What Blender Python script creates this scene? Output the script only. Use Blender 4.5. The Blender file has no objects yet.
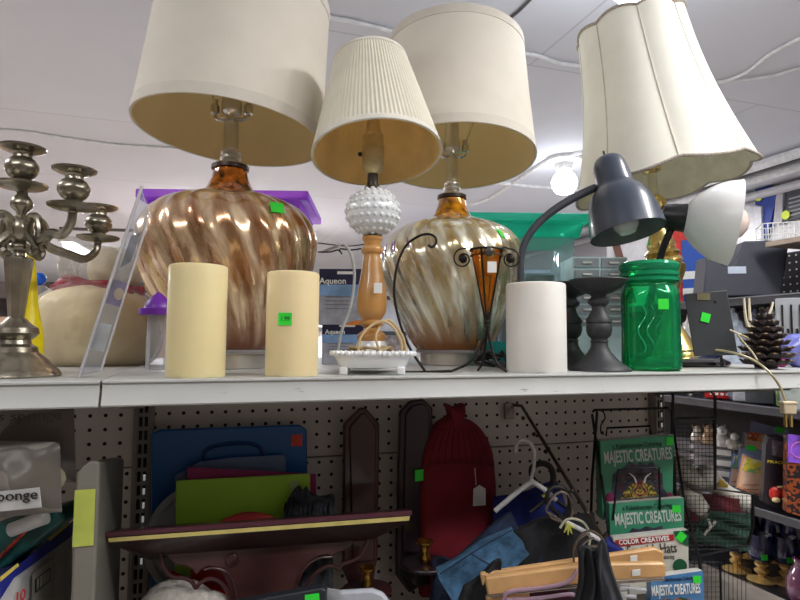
import bpy, bmesh, math, random
from mathutils import Vector, Matrix
random.seed(7)
PI = math.pi
sc = bpy.context.scene
C = sc.collection
# ---------------------------------------------------------------- camera
FPX = 590.0
YAW = math.radians(-18.3)
PITCH = math.atan(42.0/590.0)
ROLL = math.radians(0.3)
CD = 0.80
fwd0 = Vector((math.sin(-YAW), math.cos(-YAW), 0))
right0 = Vector((math.cos(-YAW), -math.sin(-YAW), 0))
fwd = (fwd0*math.cos(PITCH) + Vector((0, 0, 1))*math.sin(PITCH)).normalized()
up = right0.cross(fwd).normalized()
# roll
rt = right0*math.cos(ROLL) + up*math.sin(ROLL)
upv = up*math.cos(ROLL) - right0*math.sin(ROLL)
def ray(px, py):
    return (fwd*FPX + rt*(px-400.0) + upv*(300.0-py)).normalized()
_d = ray(208, 378.3)
CH = -_d.z/_d.y*CD
CAM = Vector((0, -CD, CH))
cd = bpy.data.cameras.new('camera'); cam = bpy.data.objects.new('camera', cd); C.objects.link(cam)
cd.sensor_width = 36; cd.lens = FPX*36/800.0; cd.clip_start = 0.02; cd.clip_end = 100
cam.matrix_world = Matrix(((rt.x, upv.x, -fwd.x, CAM.x), (rt.y, upv.y, -fwd.y, CAM.y), (rt.z, upv.z, -fwd.z, CAM.z), (0, 0, 0, 1)))
sc.camera = cam
def at(px, py, Y):
    d = ray(px, py); return CAM + d*((Y-CAM.y)/d.y)
def atx(px, py, X):
    d = ray(px, py); return CAM + d*((X-CAM.x)/d.x)
def atz(px, py, Z):
    d = ray(px, py); return CAM + d*((Z-CAM.z)/d.z)
# ---------------------------------------------------------------- materials
def lin(c):
    return tuple(((v/255.0)/12.92 if v/255.0 <= .04045 else ((v/255.0+.055)/1.055)**2.4) for v in c)
_mats = {}
def mat(name, col, rough=.5, metal=0, var=.06, scale=30, bump=0, spec=.5, coat=0, emit=0, sub=0, trans=0, bscale=None, alpha=None, sheen=0):
    if name in _mats: return _mats[name]
    m = bpy.data.materials.new(name); m.use_nodes = True; nt = m.node_tree; N = nt.nodes; L = nt.links
    b = N['Principled BSDF']; c = lin(col)
    tc = N.new('ShaderNodeTexCoord'); ns = N.new('ShaderNodeTexNoise'); ns.inputs['Scale'].default_value = scale; ns.inputs['Detail'].default_value = 4
    L.new(tc.outputs['Object'], ns.inputs['Vector'])
    rp = N.new('ShaderNodeValToRGB')
    rp.color_ramp.elements[0].color = tuple(max(0, v*(1-var*2)) for v in c)+(1,)
    rp.color_ramp.elements[1].color = tuple(min(1, v*(1+var*2)) for v in c)+(1,)
    rp.color_ramp.elements[0].position = .3; rp.color_ramp.elements[1].position = .7
    L.new(ns.outputs['Fac'], rp.inputs['Fac']); L.new(rp.outputs['Color'], b.inputs['Base Color'])
    b.inputs['Roughness'].default_value = rough; b.inputs['Metallic'].default_value = metal
    b.inputs['Specular IOR Level'].default_value = spec; b.inputs['Coat Weight'].default_value = coat; b.inputs['Coat Roughness'].default_value = .08
    if sub: b.inputs['Subsurface Weight'].default_value = sub; b.inputs['Subsurface Radius'].default_value = (.02, .015, .01); b.inputs['Subsurface Scale'].default_value = .5
    if trans: b.inputs['Transmission Weight'].default_value = trans
    if sheen: b.inputs['Sheen Weight'].default_value = sheen
    if emit:
        b.inputs['Emission Color'].default_value = c+(1,); b.inputs['Emission Strength'].default_value = emit
    if bump:
        bn = N.new('ShaderNodeBump'); bn.inputs['Strength'].default_value = bump; bn.inputs['Distance'].default_value = .002
        n2 = N.new('ShaderNodeTexNoise'); n2.inputs['Scale'].default_value = bscale or scale*5; n2.inputs['Detail'].default_value = 3
        L.new(tc.outputs['Object'], n2.inputs['Vector']); L.new(n2.outputs['Fac'], bn.inputs['Height']); L.new(bn.outputs['Normal'], b.inputs['Normal'])
    _mats[name] = m; return m
def clear(name, col=(235, 240, 245), fac=.12, rough=.08, body=(230, 232, 235), wr=0):
    """see-through plastic / glass: transparent tint mixed with a glossy body, stronger at grazing angles"""
    if name in _mats: return _mats[name]
    m = bpy.data.materials.new(name); m.use_nodes = True; nt = m.node_tree; N = nt.nodes; L = nt.links
    N.remove(N['Principled BSDF']); out = N['Material Output']
    t = N.new('ShaderNodeBsdfTransparent'); t.inputs['Color'].default_value = lin(col)+(1,)
    g = N.new('ShaderNodeBsdfPrincipled'); g.inputs['Base Color'].default_value = lin(body)+(1,); g.inputs['Roughness'].default_value = rough
    lw = N.new('ShaderNodeLayerWeight'); lw.inputs['Blend'].default_value = .35
    mr = N.new('ShaderNodeMapRange'); mr.inputs['To Min'].default_value = fac; mr.inputs['To Max'].default_value = min(1, fac+.55)
    L.new(lw.outputs['Fresnel'], mr.inputs['Value'])
    mx = N.new('ShaderNodeMixShader'); L.new(mr.outputs['Result'], mx.inputs['Fac']); L.new(t.outputs[0], mx.inputs[1]); L.new(g.outputs[0], mx.inputs[2])
    if wr:
        tc = N.new('ShaderNodeTexCoord'); ns = N.new('ShaderNodeTexNoise'); ns.inputs['Scale'].default_value = wr; ns.inputs['Detail'].default_value = 2
        L.new(tc.outputs['Object'], ns.inputs['Vector']); bn = N.new('ShaderNodeBump'); bn.inputs['Strength'].default_value = .8; bn.inputs['Distance'].default_value = .01
        L.new(ns.outputs['Fac'], bn.inputs['Height']); L.new(bn.outputs['Normal'], g.inputs['Normal']); L.new(bn.outputs['Normal'], lw.inputs['Normal'])
    L.new(mx.outputs[0], out.inputs['Surface']); _mats[name] = m; return m
# ---------------------------------------------------------------- geometry
def spl(pts, n=4):
    """Catmull-Rom through tuples"""
    P = [Vector(p) for p in pts]; out = []
    for i in range(len(P)-1):
        a = P[max(i-1, 0)]; b = P[i]; c = P[i+1]; d = P[min(i+2, len(P)-1)]
        for k in range(n):
            t = k/n
            out.append(.5*((2*b) + (c-a)*t + (2*a-5*b+4*c-d)*t*t + (3*b-a-3*c+d)*t**3))
    out.append(P[-1]); return out
class MB:
    def __init__(s): s.v = []; s.f = []; s.M = Matrix.Identity(4)
    def add(s, vs, fs):
        o = len(s.v); s.v += [tuple(s.M @ Vector(v)) for v in vs]; s.f += [tuple(i+o for i in f) for f in fs]; return s
    def box(s, c, d, R=None):
        x, y, z = d[0]/2, d[1]/2, d[2]/2; c = Vector(c)
        vs = [Vector(p) for p in ((-x, -y, -z), (x, -y, -z), (x, y, -z), (-x, y, -z), (-x, -y, z), (x, -y, z), (x, y, z), (-x, y, z))]
        if R is not None: vs = [R @ v for v in vs]
        return s.add([v+c for v in vs], [(0, 3, 2, 1), (4, 5, 6, 7), (0, 1, 5, 4), (1, 2, 6, 5), (2, 3, 7, 6), (3, 0, 4, 7)])
    def lathe(s, prof, seg=40, c=(0, 0, 0), mod=None, caps=True):
        c = Vector(c); vs = []; fs = []; n = len(prof)
        for j, (r, z) in enumerate(prof):
            for i in range(seg):
                a = 2*PI*i/seg; rr = r*(mod(a, z) if mod else 1)
                vs.append(c+Vector((rr*math.cos(a), rr*math.sin(a), z)))
        for j in range(n-1):
            for i in range(seg):
                k = (i+1) % seg; fs.append((j*seg+i, j*seg+k, (j+1)*seg+k, (j+1)*seg+i))
        if caps:
            fs.append(tuple(reversed(range(seg)))); fs.append(tuple((n-1)*seg+i for i in range(seg)))
        return s.add(vs, fs)
    def tube(s, pts, r, seg=8, n=0, closed=False):
        R = r if isinstance(r, (list, tuple)) else None
        if n:
            if R: q = spl([tuple(p)+(R[i],) for i, p in enumerate(pts)], n) if False else None
            P0 = [Vector(p) for p in pts]
            if R:
                out = spl([Vector((p[0], p[1], p[2], R[i])) for i, p in enumerate(P0)], n)
                P = [Vector(o[:3]) for o in out]; R = [max(o[3], 1e-4) for o in out]
            else: P = spl(P0, n)
        else: P = [Vector(p) for p in pts]
        if not R: R = [r]*len(P)
        t0 = (P[1]-P[0]).normalized(); a = Vector((0, 0, 1)) if abs(t0.z) < .9 else Vector((1, 0, 0)); u = t0.cross(a).normalized(); vs = []; m = len(P)
        for i, p in enumerate(P):
            t = (P[min(i+1, m-1)]-P[max(i-1, 0)])
            if t.length < 1e-9: t = t0.copy()
            t.normalize(); u = (u-t*u.dot(t)); u = u.normalized() if u.length > 1e-6 else t.orthogonal().normalized(); w = t.cross(u)
            for k in range(seg):
                an = 2*PI*k/seg; vs.append(p+(u*math.cos(an)+w*math.sin(an))*R[i])
        fs = []
        for i in range(m-1):
            for k in range(seg):
                l = (k+1) % seg; fs.append((i*seg+k, i*seg+l, (i+1)*seg+l, (i+1)*seg+k))
        fs.append(tuple(reversed(range(seg)))); fs.append(tuple((m-1)*seg+k for k in range(seg)))
        return s.add(vs, fs)
    def prism(s, poly, y0, y1):
        n = len(poly); vs = [Vector((p[0], y0, p[1])) for p in poly]+[Vector((p[0], y1, p[1])) for p in poly]
        fs = [tuple(range(n)), tuple(reversed(range(n, 2*n)))]+[(i, i+n, (i+1) % n+n, (i+1) % n) for i in range(n)]
        return s.add(vs, fs)
    def sph(s, c, r, sc_=(1, 1, 1), seg=20, rings=12, f=None):
        c = Vector(c); vs = [c+Vector((0, 0, -r*sc_[2]))]; fs = []
        for j in range(1, rings):
            t = -PI/2+PI*j/rings
            for i in range(seg):
                a = 2*PI*i/seg; v = Vector((math.cos(t)*math.cos(a), math.cos(t)*math.sin(a), math.sin(t)))
                k = f(v) if f else 1
                vs.append(c+Vector((v.x*sc_[0], v.y*sc_[1], v.z*sc_[2]))*r*k)
        vs.append(c+Vector((0, 0, r*sc_[2])))
        for i in range(seg): fs.append((0, 1+(i+1) % seg, 1+i))
        for j in range(rings-2):
            for i in range(seg):
                k = (i+1) % seg; a = 1+j*seg; fs.append((a+i, a+k, a+seg+k, a+seg+i))
        l = len(vs)-1; a = 1+(rings-2)*seg
        for i in range(seg): fs.append((a+i, a+(i+1) % seg, l))
        return s.add(vs, fs)
    def grid(s, fn, nu, nv):
        vs = [fn(i/nu, j/nv) for j in range(nv+1) for i in range(nu+1)]
        fs = [(j*(nu+1)+i, j*(nu+1)+i+1, (j+1)*(nu+1)+i+1, (j+1)*(nu+1)+i) for j in range(nv) for i in range(nu)]
        return s.add(vs, fs)
def tag(o, label=None, cat=None, group=None, kind=None):
    if label: o['label'] = label
    if cat: o['category'] = cat
    if group: o['group'] = group
    if kind: o['kind'] = kind
    return o
def obj(name, mb, m, parent=None, sharp=35, bevel=0, solid=0, subd=0, loc=None, rotz=None, label=None, kind=None):
    me = bpy.data.meshes.new(name); me.from_pydata(mb.v, [], mb.f); me.validate(); me.update()
    bm = bmesh.new(); bm.from_mesh(me); bmesh.ops.recalc_face_normals(bm, faces=bm.faces); bm.to_mesh(me); bm.free()
    me.polygons.foreach_set('use_smooth', [True]*len(me.polygons)); me.set_sharp_from_angle(angle=math.radians(sharp))
    me.materials.append(m)
    o = bpy.data.objects.new(name, me); C.objects.link(o)
    if parent: o.parent = parent
    if loc is not None: o.location = loc
    if rotz is not None: o.rotation_euler = (0, 0, rotz)
    if solid: md = o.modifiers.new('solid', 'SOLIDIFY'); md.thickness = solid; md.offset = 0
    if bevel: md = o.modifiers.new('bevel', 'BEVEL'); md.width = bevel; md.segments = 2; md.limit_method = 'ANGLE'
    if subd: md = o.modifiers.new('subd', 'SUBSURF'); md.levels = subd; md.render_levels = subd
    if label: o['label'] = label
    if kind: o['kind'] = kind
    return o
def text(body, m, parent, loc, size, sx=1, ext=.0004, name='lettering', R=None, align='CENTER', bold=0):
    cu = bpy.data.curves.new(name, 'FONT'); cu.body = body; cu.size = size; cu.align_x = align; cu.align_y = 'CENTER'; cu.extrude = ext; cu.resolution_u = 3; cu.offset = bold
    t = bpy.data.objects.new('tmp', cu); C.objects.link(t); bpy.context.view_layer.update()
    me = bpy.data.meshes.new_from_object(t.evaluated_get(bpy.context.evaluated_depsgraph_get())); bpy.data.objects.remove(t); bpy.data.curves.remove(cu)
    M = Matrix.Translation(Vector(loc)) @ (R.to_4x4() if R is not None else Matrix.Identity(4)) @ Matrix.Rotation(PI/2, 4, 'X') @ Matrix.Diagonal((sx, 1, 1, 1))
    me.transform(M); me.materials.clear(); me.materials.append(m)
    o = bpy.data.objects.new(name, me); C.objects.link(o); o.parent = parent; return o
class F:
    """a thing: an Empty at its base, turned so its local x runs along the viewer's right; pixels of the photograph become local points"""
    def __init__(s, name, label, cat, px, pym, Y, z0=0.0, group=None, rot=YAW, X=None, kind=None):
        p = atx(px, pym, X) if X is not None else at(px, pym, Y)
        s.R = Vector((p.x, p.y, z0)); s.rot = rot
        s.e = bpy.data.objects.new(name, None); C.objects.link(s.e); s.e.location = s.R; s.e.rotation_euler = (0, 0, rot)
        tag(s.e, label, cat, group, kind); s.e.empty_display_size = .02
        s.n = Vector((-math.sin(rot), math.cos(rot), 0)); s.inv = Matrix.Rotation(-rot, 3, 'Z')
        s.s = (p-CAM).dot(fwd)/FPX
    def p(s, px, py, off=0.0):
        d = ray(px, py); t = ((s.R-CAM).dot(s.n)+off)/d.dot(s.n); q = CAM+d*t-s.R
        return s.inv @ q
    def z(s, px, py): return s.p(px, py).z
    def prof(s, px, lst): return [(r*s.s, s.z(px, py)) for r, py in lst]
    def poly(s, lst): 
        return [(v.x, v.z) for v in (s.p(a, b) for a, b in lst)]
    def obj(s, name, mb, m, parent=None, **k): return obj(name, mb, m, parent or s.e, **k)
    def cx(s, px, py): return s.p(px, py).x
def rot(ax, deg, piv=(0, 0, 0)):
    return Matrix.Translation(Vector(piv)) @ Matrix.Rotation(math.radians(deg), 4, ax) @ Matrix.Translation(-Vector(piv))
def struct(name, mb, m, **k):
    o = obj(name, mb, m, **k); o['kind'] = 'structure'; return o
def sticker(f, px, py, w, h, off, parent=None, tilt=0, m=None, name='price_sticker', txt=None):
    c = f.p(px, py, off); b = MB(); b.M = Matrix.Translation(c) @ Matrix.Rotation(math.radians(tilt), 4, 'Y'); b.box((0, 0, 0), (w*f.s, .0008, h*f.s))
    o = f.obj(name, b, m or GREEN, parent)
    if txt: text(txt, INK, o, (c.x, c.y-.0008, c.z), h*f.s*.55, .8, .0001)
    return o
GREEN = mat('sticker_green', (50, 225, 60), .5, emit=.0)
LIME = mat('sticker_lime', (215, 235, 60), .5)
INK = mat('black_ink', (25, 22, 22), .6)
WHITEP = mat('white_paper', (225, 225, 222), .7, bump=.05)
WINK = mat('white_print', (235, 238, 235), .6)
# ================================================================ SETTING
ZC = 1.15; ZF = -1.35; XR = 3.75
def ceilmat():
    m = mat('ceiling_paint', (218, 219, 226), .8, var=.02, scale=1.5); nt = m.node_tree; N = nt.nodes; L = nt.links
    b = N['Principled BSDF']; br = N.new('ShaderNodeTexBrick'); tc = N.new('ShaderNodeTexCoord'); L.new(tc.outputs['Object'], br.inputs['Vector'])
    br.inputs['Scale'].default_value = 1; br.inputs['Brick Width'].default_value = 2.4; br.inputs['Row Height'].default_value = 1.2; br.inputs['Mortar Size'].default_value = .006; br.inputs['Mortar Smooth'].default_value = .5
    br.inputs['Color1'].default_value = (1, 1, 1, 1); br.inputs['Color2'].default_value = (.97, .97, .97, 1); br.inputs['Mortar'].default_value = (.80, .79, .78, 1)
    mx = N.new('ShaderNodeMix'); mx.data_type = 'RGBA'; mx.blend_type = 'MULTIPLY'; mx.inputs['Factor'].default_value = 1
    old = b.inputs['Base Color'].links[0].from_socket; L.new(old, mx.inputs['A']); L.new(br.outputs['Color'], mx.inputs['B']); L.new(mx.outputs['Result'], b.inputs['Base Color'])
    return m
b = MB(); b.box((-2.15, 5.5, ZC+.05), (11.9, 17.1, .1)); struct('ceiling', b, ceilmat())
b = MB(); b.box((-2.15, 5.5, ZF-.05), (11.9, 17.1, .1)); struct('floor', b, mat('floor_tile', (206, 200, 194), .5, scale=3))
WP = mat('wall_paint', (214, 212, 216), .8, var=.02, scale=2)
PK = mat('wall_warm', (214, 196, 186), .8, var=.03, scale=2)
b = MB(); b.box((XR+.05, 5.5, -.1), (.1, 17.1, 2.5)); struct('wall_right', b, WP)
b = MB(); b.box((-8.05, 5.5, -.1), (.1, 17.1, 2.5)); struct('wall_left', b, PK)
b = MB(); b.box((-2.15, 14.0, -.1), (11.9, .1, 2.5)); struct('wall_back', b, PK)
b = MB(); b.box((-2.15, -3.05, -.1), (11.9, .1, 2.5)); struct('wall_front', b, mat('wall_front_paint', (150, 140, 132), .8))
# bulkhead in front of the far wall
b = MB(); b.box((-4.0, 12.6, .93), (8.0, .3, .44)); struct('beam_back', b, PK)
# cables stapled to the ceiling
CABW = mat('white_cable', (232, 232, 232), .5); CABD = mat('grey_cable', (95, 92, 92), .6)
def ccable(pts, r, m, label, z=ZC-.008):
    b = MB(); b.tube([atz(x, y, z) for x, y in pts], r, 6, n=5); c = b
    o = obj('ceiling_cable', c, m); tag(o, label, 'cable', None)
ccable([(-20, 129), (0, 130), (30, 132), (60, 137), (110, 144), (150, 147), (200, 150), (260, 160)], .007, CABW, 'thin white cable running across the ceiling above the silver candelabra')
ccable([(300, 8), (328, 17), (355, 22), (380, 28), (430, 40), (530, 54), (560, 63), (600, 68), (680, 80), (717, 82), (745, 73), (770, 54), (800, 38)], .0075, CABW, 'white ceiling cable passing behind both big drum shades and the bell shade')
ccable([(717, 83), (740, 80), (770, 76), (800, 68), (840, 60)], .006, CABW, 'lower white branch of ceiling cable right of the bell shade')
ccable([(470, 205), (490, 198), (515, 182), (540, 165), (556, 158), (600, 148)], .013, CABW, 'white ceiling cable rising to the round bulb holder')
ccable([(470, 183), (500, 183), (530, 186), (556, 188), (580, 190)], .013, CABW, 'white ceiling cable sagging level behind the glowing bulb')
ccable([(508, 20), (520, 10), (530, 0), (545, -15)], .005, CABD, 'short dark cable at the top edge above the second drum shade')
ccable([(60, 228), (90, 229), (130, 230), (200, 231)], .02, CABD, 'dark cable across the far ceiling behind the candelabra')
# pipes along the right wall top
def pipe(X, z, r, m, label):
    b = MB(); b.tube([(X, -1.5, z), (X, 3.0, z), (X, 9.0, z)], r, 8); tag(obj('ceiling_pipe', b, m), label, 'pipe')
pipe(XR-.62, ZC-.035, .030, CABW, 'white pipe farthest from the right wall under the ceiling')
pipe(XR-.36, ZC-.03, .026, CABW, 'middle white pipe under the ceiling near the right wall')
pipe(XR-.47, ZC-.02, .012, CABD, 'thin dark cable between the white ceiling pipes')
pipe(XR-.05, ZC-.05, .03, WP, 'white pipe in the corner of right wall and ceiling')
# ---------------------------------------------------------------- light fixtures
def emis(name, col, st):
    m = bpy.data.materials.new(name); m.use_nodes = True; p = m.node_tree.nodes['Principled BSDF']; p.inputs['Base Color'].default_value = lin(col)+(1,)
    p.inputs['Emission Color'].default_value = lin(col)+(1,); p.inputs['Emission Strength'].default_value = st; return m
BULB = emis('lit_bulb', (245, 248, 255), 14); TUBE = emis('lit_tube', (245, 248, 255), 9)
SOCK = mat('white_plastic', (220, 220, 218), .4)
def bulb(p, label, e=True):
    r = bpy.data.objects.new('ceiling_bulb', None); C.objects.link(r); r.location = (p.x, p.y, ZC); tag(r, label, 'light', 'bare bulbs in white ceiling holders'); r.empty_display_size = .02
    b = MB(); b.lathe([(.10, 0), (.10, -.02), (.055, -.035), (.05, -.06), (.045, -.075)], 24); obj('bulb_holder', b, SOCK, r)
    b = MB(); b.lathe([(.03, -.07), (.035, -.085), (.06, -.105), (.076, -.14), (.074, -.175), (.05, -.21), (.015, -.222)], 24); obj('bulb', b, BULB, r)
    l = bpy.data.lights.new('bulb_light', 'POINT'); l.energy = 4.5; l.shadow_soft_size = .08; l.color = (.84, .9, 1)
    lo = bpy.data.objects.new('bulb_light', l); C.objects.link(lo); lo.location = (p.x, p.y, ZC-.30)
    return r
bulb(atz(564, 158, ZC), 'glowing bare bulb under white ceiling holder between the drum and bell shades')
bulb(atz(640, -75, ZC), 'bare ceiling bulb just above the top edge over the bell shade')
def tubelight(p, rz, ln, label, energy=0):
    r = bpy.data.objects.new('tube_light', None); C.objects.link(r); r.location = (p.x, p.y, ZC); r.rotation_euler = (0, 0, rz); tag(r, label, 'light', 'ceiling tube lights'); r.empty_display_size = .02
    b = MB(); b.box((0, 0, -.03), (ln, .16, .06)); obj('housing', b, SOCK, r)
    b = MB(); b.tube([(-ln/2+.03, -.0, -.085), (ln/2-.03, -.0, -.085)], .04, 10); obj('lit_tube', b, TUBE, r)
    if energy:
        l = bpy.data.lights.new('tube_area', 'AREA'); l.shape = 'RECTANGLE'; l.size = ln; l.size_y = .15; l.energy = energy; l.color = (1, .985, .96)
        lo = bpy.data.objects.new('tube_area', l); C.objects.link(lo); lo.location = (p.x, p.y, ZC-.14); lo.rotation_euler = (0, 0, rz)
a = atz(66, 236, ZC); c = atz(118, 262, ZC)
tubelight((a+c)/2, math.atan2(c.y-a.y, c.x-a.x), min((c-a).length, 3.2), 'lit fluorescent tube on the ceiling behind the candelabra arms', 90)
tubelight(Vector((-1.0, -1.05, 0)), 0, 1.2, 'fluorescent tube on the ceiling behind the viewer to the left', 13)
tubelight(Vector((1.1, -1.15, 0)), 0, 1.2, 'fluorescent tube on the ceiling behind the viewer to the right', 15)
tubelight(Vector((.2, 4.2, 0)), 0, 1.2, 'added fill light tube on the ceiling beyond the shelf', 120)  # added lamp: its bounce off the pale floor brightens the ceiling
tubelight(Vector((1.35, -.50, 0)), PI/2, .8, 'added fill light tube on the ceiling over the right aisle', 20)  # added lamp, out of view, lifts the cards on the aisle shelves
tubelight(Vector((-1.35, .8, 0)), PI/2, .9, 'added fill light tube on the ceiling left of the candelabra, out of view', 15)  # added unseen lamp that brightens the plush figure and candelabra
tubelight(Vector((2.85, 2.6, 0)), PI/2, .8, 'added fill light tube on the ceiling near the right wall, hidden by the desk lamp', 32)  # added lamp tucked out of sight to brighten the right wall
tubelight(Vector((-3.5, 4.6, 0)), .4, 1.2, 'added fill light tube on the ceiling over the left aisle', 110)  # added lamp, brightens the far ceiling through floor bounce
w = bpy.data.worlds.new('world'); sc.world = w; w.use_nodes = True; w.node_tree.nodes['Background'].inputs[0].default_value = (.9, .93, 1, 1); w.node_tree.nodes['Background'].inputs[1].default_value = .3
sc.view_settings.view_transform = 'Standard'; sc.view_settings.look = 'None'; sc.view_settings.exposure = -0.06; sc.view_settings.gamma = 1.0
# ================================================================ STORE SHELF (gondola)
PANY = .40; XE = 1.20; XW = -1.2
XS = at(101, 390, 0).x
def exx(mb, poly, x0, x1):
    n = len(poly); mb.add([(x0, p[0], p[1]) for p in poly]+[(x1, p[0], p[1]) for p in poly], [tuple(reversed(range(n))), tuple(range(n, 2*n))]+[(i, (i+1) % n, (i+1) % n+n, i+n) for i in range(n)]); return mb
SH = bpy.data.objects.new('store_shelf', None); C.objects.link(SH); SH.location = (0, 0, ZF); tag(SH, 'long off-white metal store shelf with pegboard back holding the lamps', 'shelf')
def shobj(name, mb, m, **k):
    for i, v in enumerate(mb.v): mb.v[i] = (v[0], v[1], v[2]-ZF)
    return obj(name, mb, m, SH, **k)
def deckmat():
    m = mat('shelf_enamel', (184, 185, 183), .45, var=.03, scale=8); nt = m.node_tree; N = nt.nodes; L = nt.links; b = N['Principled BSDF']
    ns = N.new('ShaderNodeTexNoise'); ns.inputs['Scale'].default_value = 60; ns.inputs['Detail'].default_value = 6
    tc = N.new('ShaderNodeTexCoord'); mp = N.new('ShaderNodeMapping'); mp.inputs['Scale'].default_value = (.35, 1, 2); L.new(tc.outputs['Object'], mp.inputs['Vector']); L.new(mp.outputs[0], ns.inputs['Vector'])
    rp = N.new('ShaderNodeValToRGB'); rp.color_ramp.elements[0].position = .68; rp.color_ramp.elements[1].position = .73; rp.color_ramp.elements[1].color = (.35, .33, .31, 1); rp.color_ramp.elements[0].color = (1, 1, 1, 1)
    mx = N.new('ShaderNodeMix'); mx.data_type = 'RGBA'; mx.blend_type = 'MULTIPLY'; mx.inputs['Factor'].default_value = .7
    L.new(ns.outputs['Fac'], rp.inputs[0]); old = b.inputs['Base Color'].links[0].from_socket; L.new(old, mx.inputs['A']); L.new(rp.outputs[0], mx.inputs['B']); L.new(mx.outputs['Result'], b.inputs['Base Color']); return m
DM = deckmat()
LIPP = [(0, 0), (-.004, -.0015), (-.004, -.0035), (-.001, -.0045), (-.001, -.0125), (-.008, -.0305), (-.0065, -.0325), (.002, -.033), (.002, -.016), (.012, -.006), (.012, 0)]
for x0, x1, dz in ((XW, XS-.0015, -.0005), (XS+.0015, XE, 0)):
    b = MB(); b.box(((x0+x1)/2, .493, -.006+dz), (x1-x0, .97, .012)); b.box(((x0+x1)/2, .35, -.03), (x1-x0, .60, .02)) if False else None; shobj('deck', b, DM)
    b = MB(); exx(b, [(p[0], p[1]+dz) for p in LIPP], x0, x1); shobj('front_lip', b, DM, sharp=25)
# pegboard panels with a 1 inch hole grid
def pegmat(name, col, pitch=.0254, r=.0034, hole=(.004, .004, .004, 1)):
    m = mat(name, col, .7, var=.03, scale=12); nt = m.node_tree; N = nt.nodes; L = nt.links; b = N['Principled BSDF']
    tc = N.new('ShaderNodeTexCoord'); sx = N.new('ShaderNodeSeparateXYZ'); L.new(tc.outputs['Object'], sx.inputs[0])
    def M(op, a, bb):
        n = N.new('ShaderNodeMath'); n.operation = op
        for i, v in enumerate((a, bb)):
            if v is None: continue
            if isinstance(v, (int, float)): n.inputs[i].default_value = v
            else: L.new(v, n.inputs[i])
        return n.outputs[0]
    def cell(s): return M('SUBTRACT', M('PINGPONG', s, pitch/2), 0.0)
    u = cell(sx.outputs['X']); v = cell(sx.outputs['Z'])
    d = M('SQRT', M('ADD', M('MULTIPLY', u, u), M('MULTIPLY', v, v)), None)
    k = M('LESS_THAN', d, r)
    mx = N.new('ShaderNodeMix'); mx.data_type = 'RGBA'; L.new(k, mx.inputs['Factor']); old = b.inputs['Base Color'].links[0].from_socket; L.new(old, mx.inputs['A']); mx.inputs['B'].default_value = hole; L.new(mx.outputs['Result'], b.inputs['Base Color']); return m
PM = pegmat('pegboard', (226, 218, 210))
uxl = at(141, 500, PANY-.02).x; uxr = at(661, 500, PANY-.02).x
def panel(xa, xb, za, zb, hx, hz):
    b = MB(); b.box(((xa+xb)/2-hx, 0, (za+zb)/2-hz), (xb-xa, .008, zb-za)); return obj('pegboard_panel', b, PM, SH, loc=(hx, PANY+.004, hz-ZF))
h1 = at(90, 419.9, PANY); h2 = at(527, 402.5, PANY); h3 = at(499.6, 440, PANY)
panel(XW, uxl-.016, -.183, -.02, h1.x, h2.z); panel(XW, uxl-.016, ZF+.1, -.186, h1.x-.012, h3.z)
panel(uxl+.016, uxr-.014, -.183, -.02, h2.x, h2.z); panel(uxl+.016, uxr-.014, ZF+.1, -.186, h3.x, h3.z)
b = MB(); b.box(((uxl+uxr)/2-.3, PANY+.02, -.45), (uxr-uxl+.7, .006, .85)); shobj('light_stop_backing', b, mat('backing_grey', (120, 112, 106), .8))  # added panel that blocks light leaking through the pegboard seam
UP = mat('upright_metal', (150, 143, 136), .5); SLD = mat('slot_dark', (14, 13, 13), .9); SLW = mat('slot_painted_glow', (225, 225, 225), .6, emit=.25)  # pale glowing patches stand in for light from behind the slots
for ux, wd in ((uxl, .034), (uxr, .028)):
    b = MB(); b.box((ux, PANY-.008, (-.02+ZF)/2), (wd, .03, -.02-ZF)); b.box((ux-wd*.38, PANY-.024, (-.02+ZF)/2), (.004, .004, -.02-ZF)); b.box((ux+wd*.38, PANY-.024, (-.02+ZF)/2), (.004, .004, -.02-ZF)); u = shobj('upright', b, UP)
    bd = MB(); bw = MB(); k = 0
    z = -.05
    while z > -.62:
        lit = (-.25 < z < -.19) or (-.36 < z < -.27) or (ux > 0)
        for sx_ in (-.0045, .0045):
            bd.box((ux+sx_, PANY-.0235, z-ZF), (.0055, .001, .017))
        if lit: bw.box((ux+.0045, PANY-.0243, z-ZF-.002), (.004, .0006, .011))
        z -= .0245
    obj('slot_row', bd, SLD, SH); obj('painted_glow_slot_row', bw, SLW, SH)
# lower deck
b = MB(); b.box(((XW+XE)/2, .17, -.515), (XE-XW, .46, .03)); shobj('lower_deck', b, mat('lower_deck_paint', (120, 112, 104), .6))
b = MB(); b.box(((XW+XE)/2, .40, -.94), (XE-XW, .02, .80)); 
# shelf brackets under the deck
for x in (uxl, uxr): b = MB(); exx(b, [(.012, -.028), (PANY-.026, -.028), (PANY-.026, -.075), (.04, -.04)], x-.0015, x+.0015); shobj('shelf_bracket', b, UP)
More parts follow.
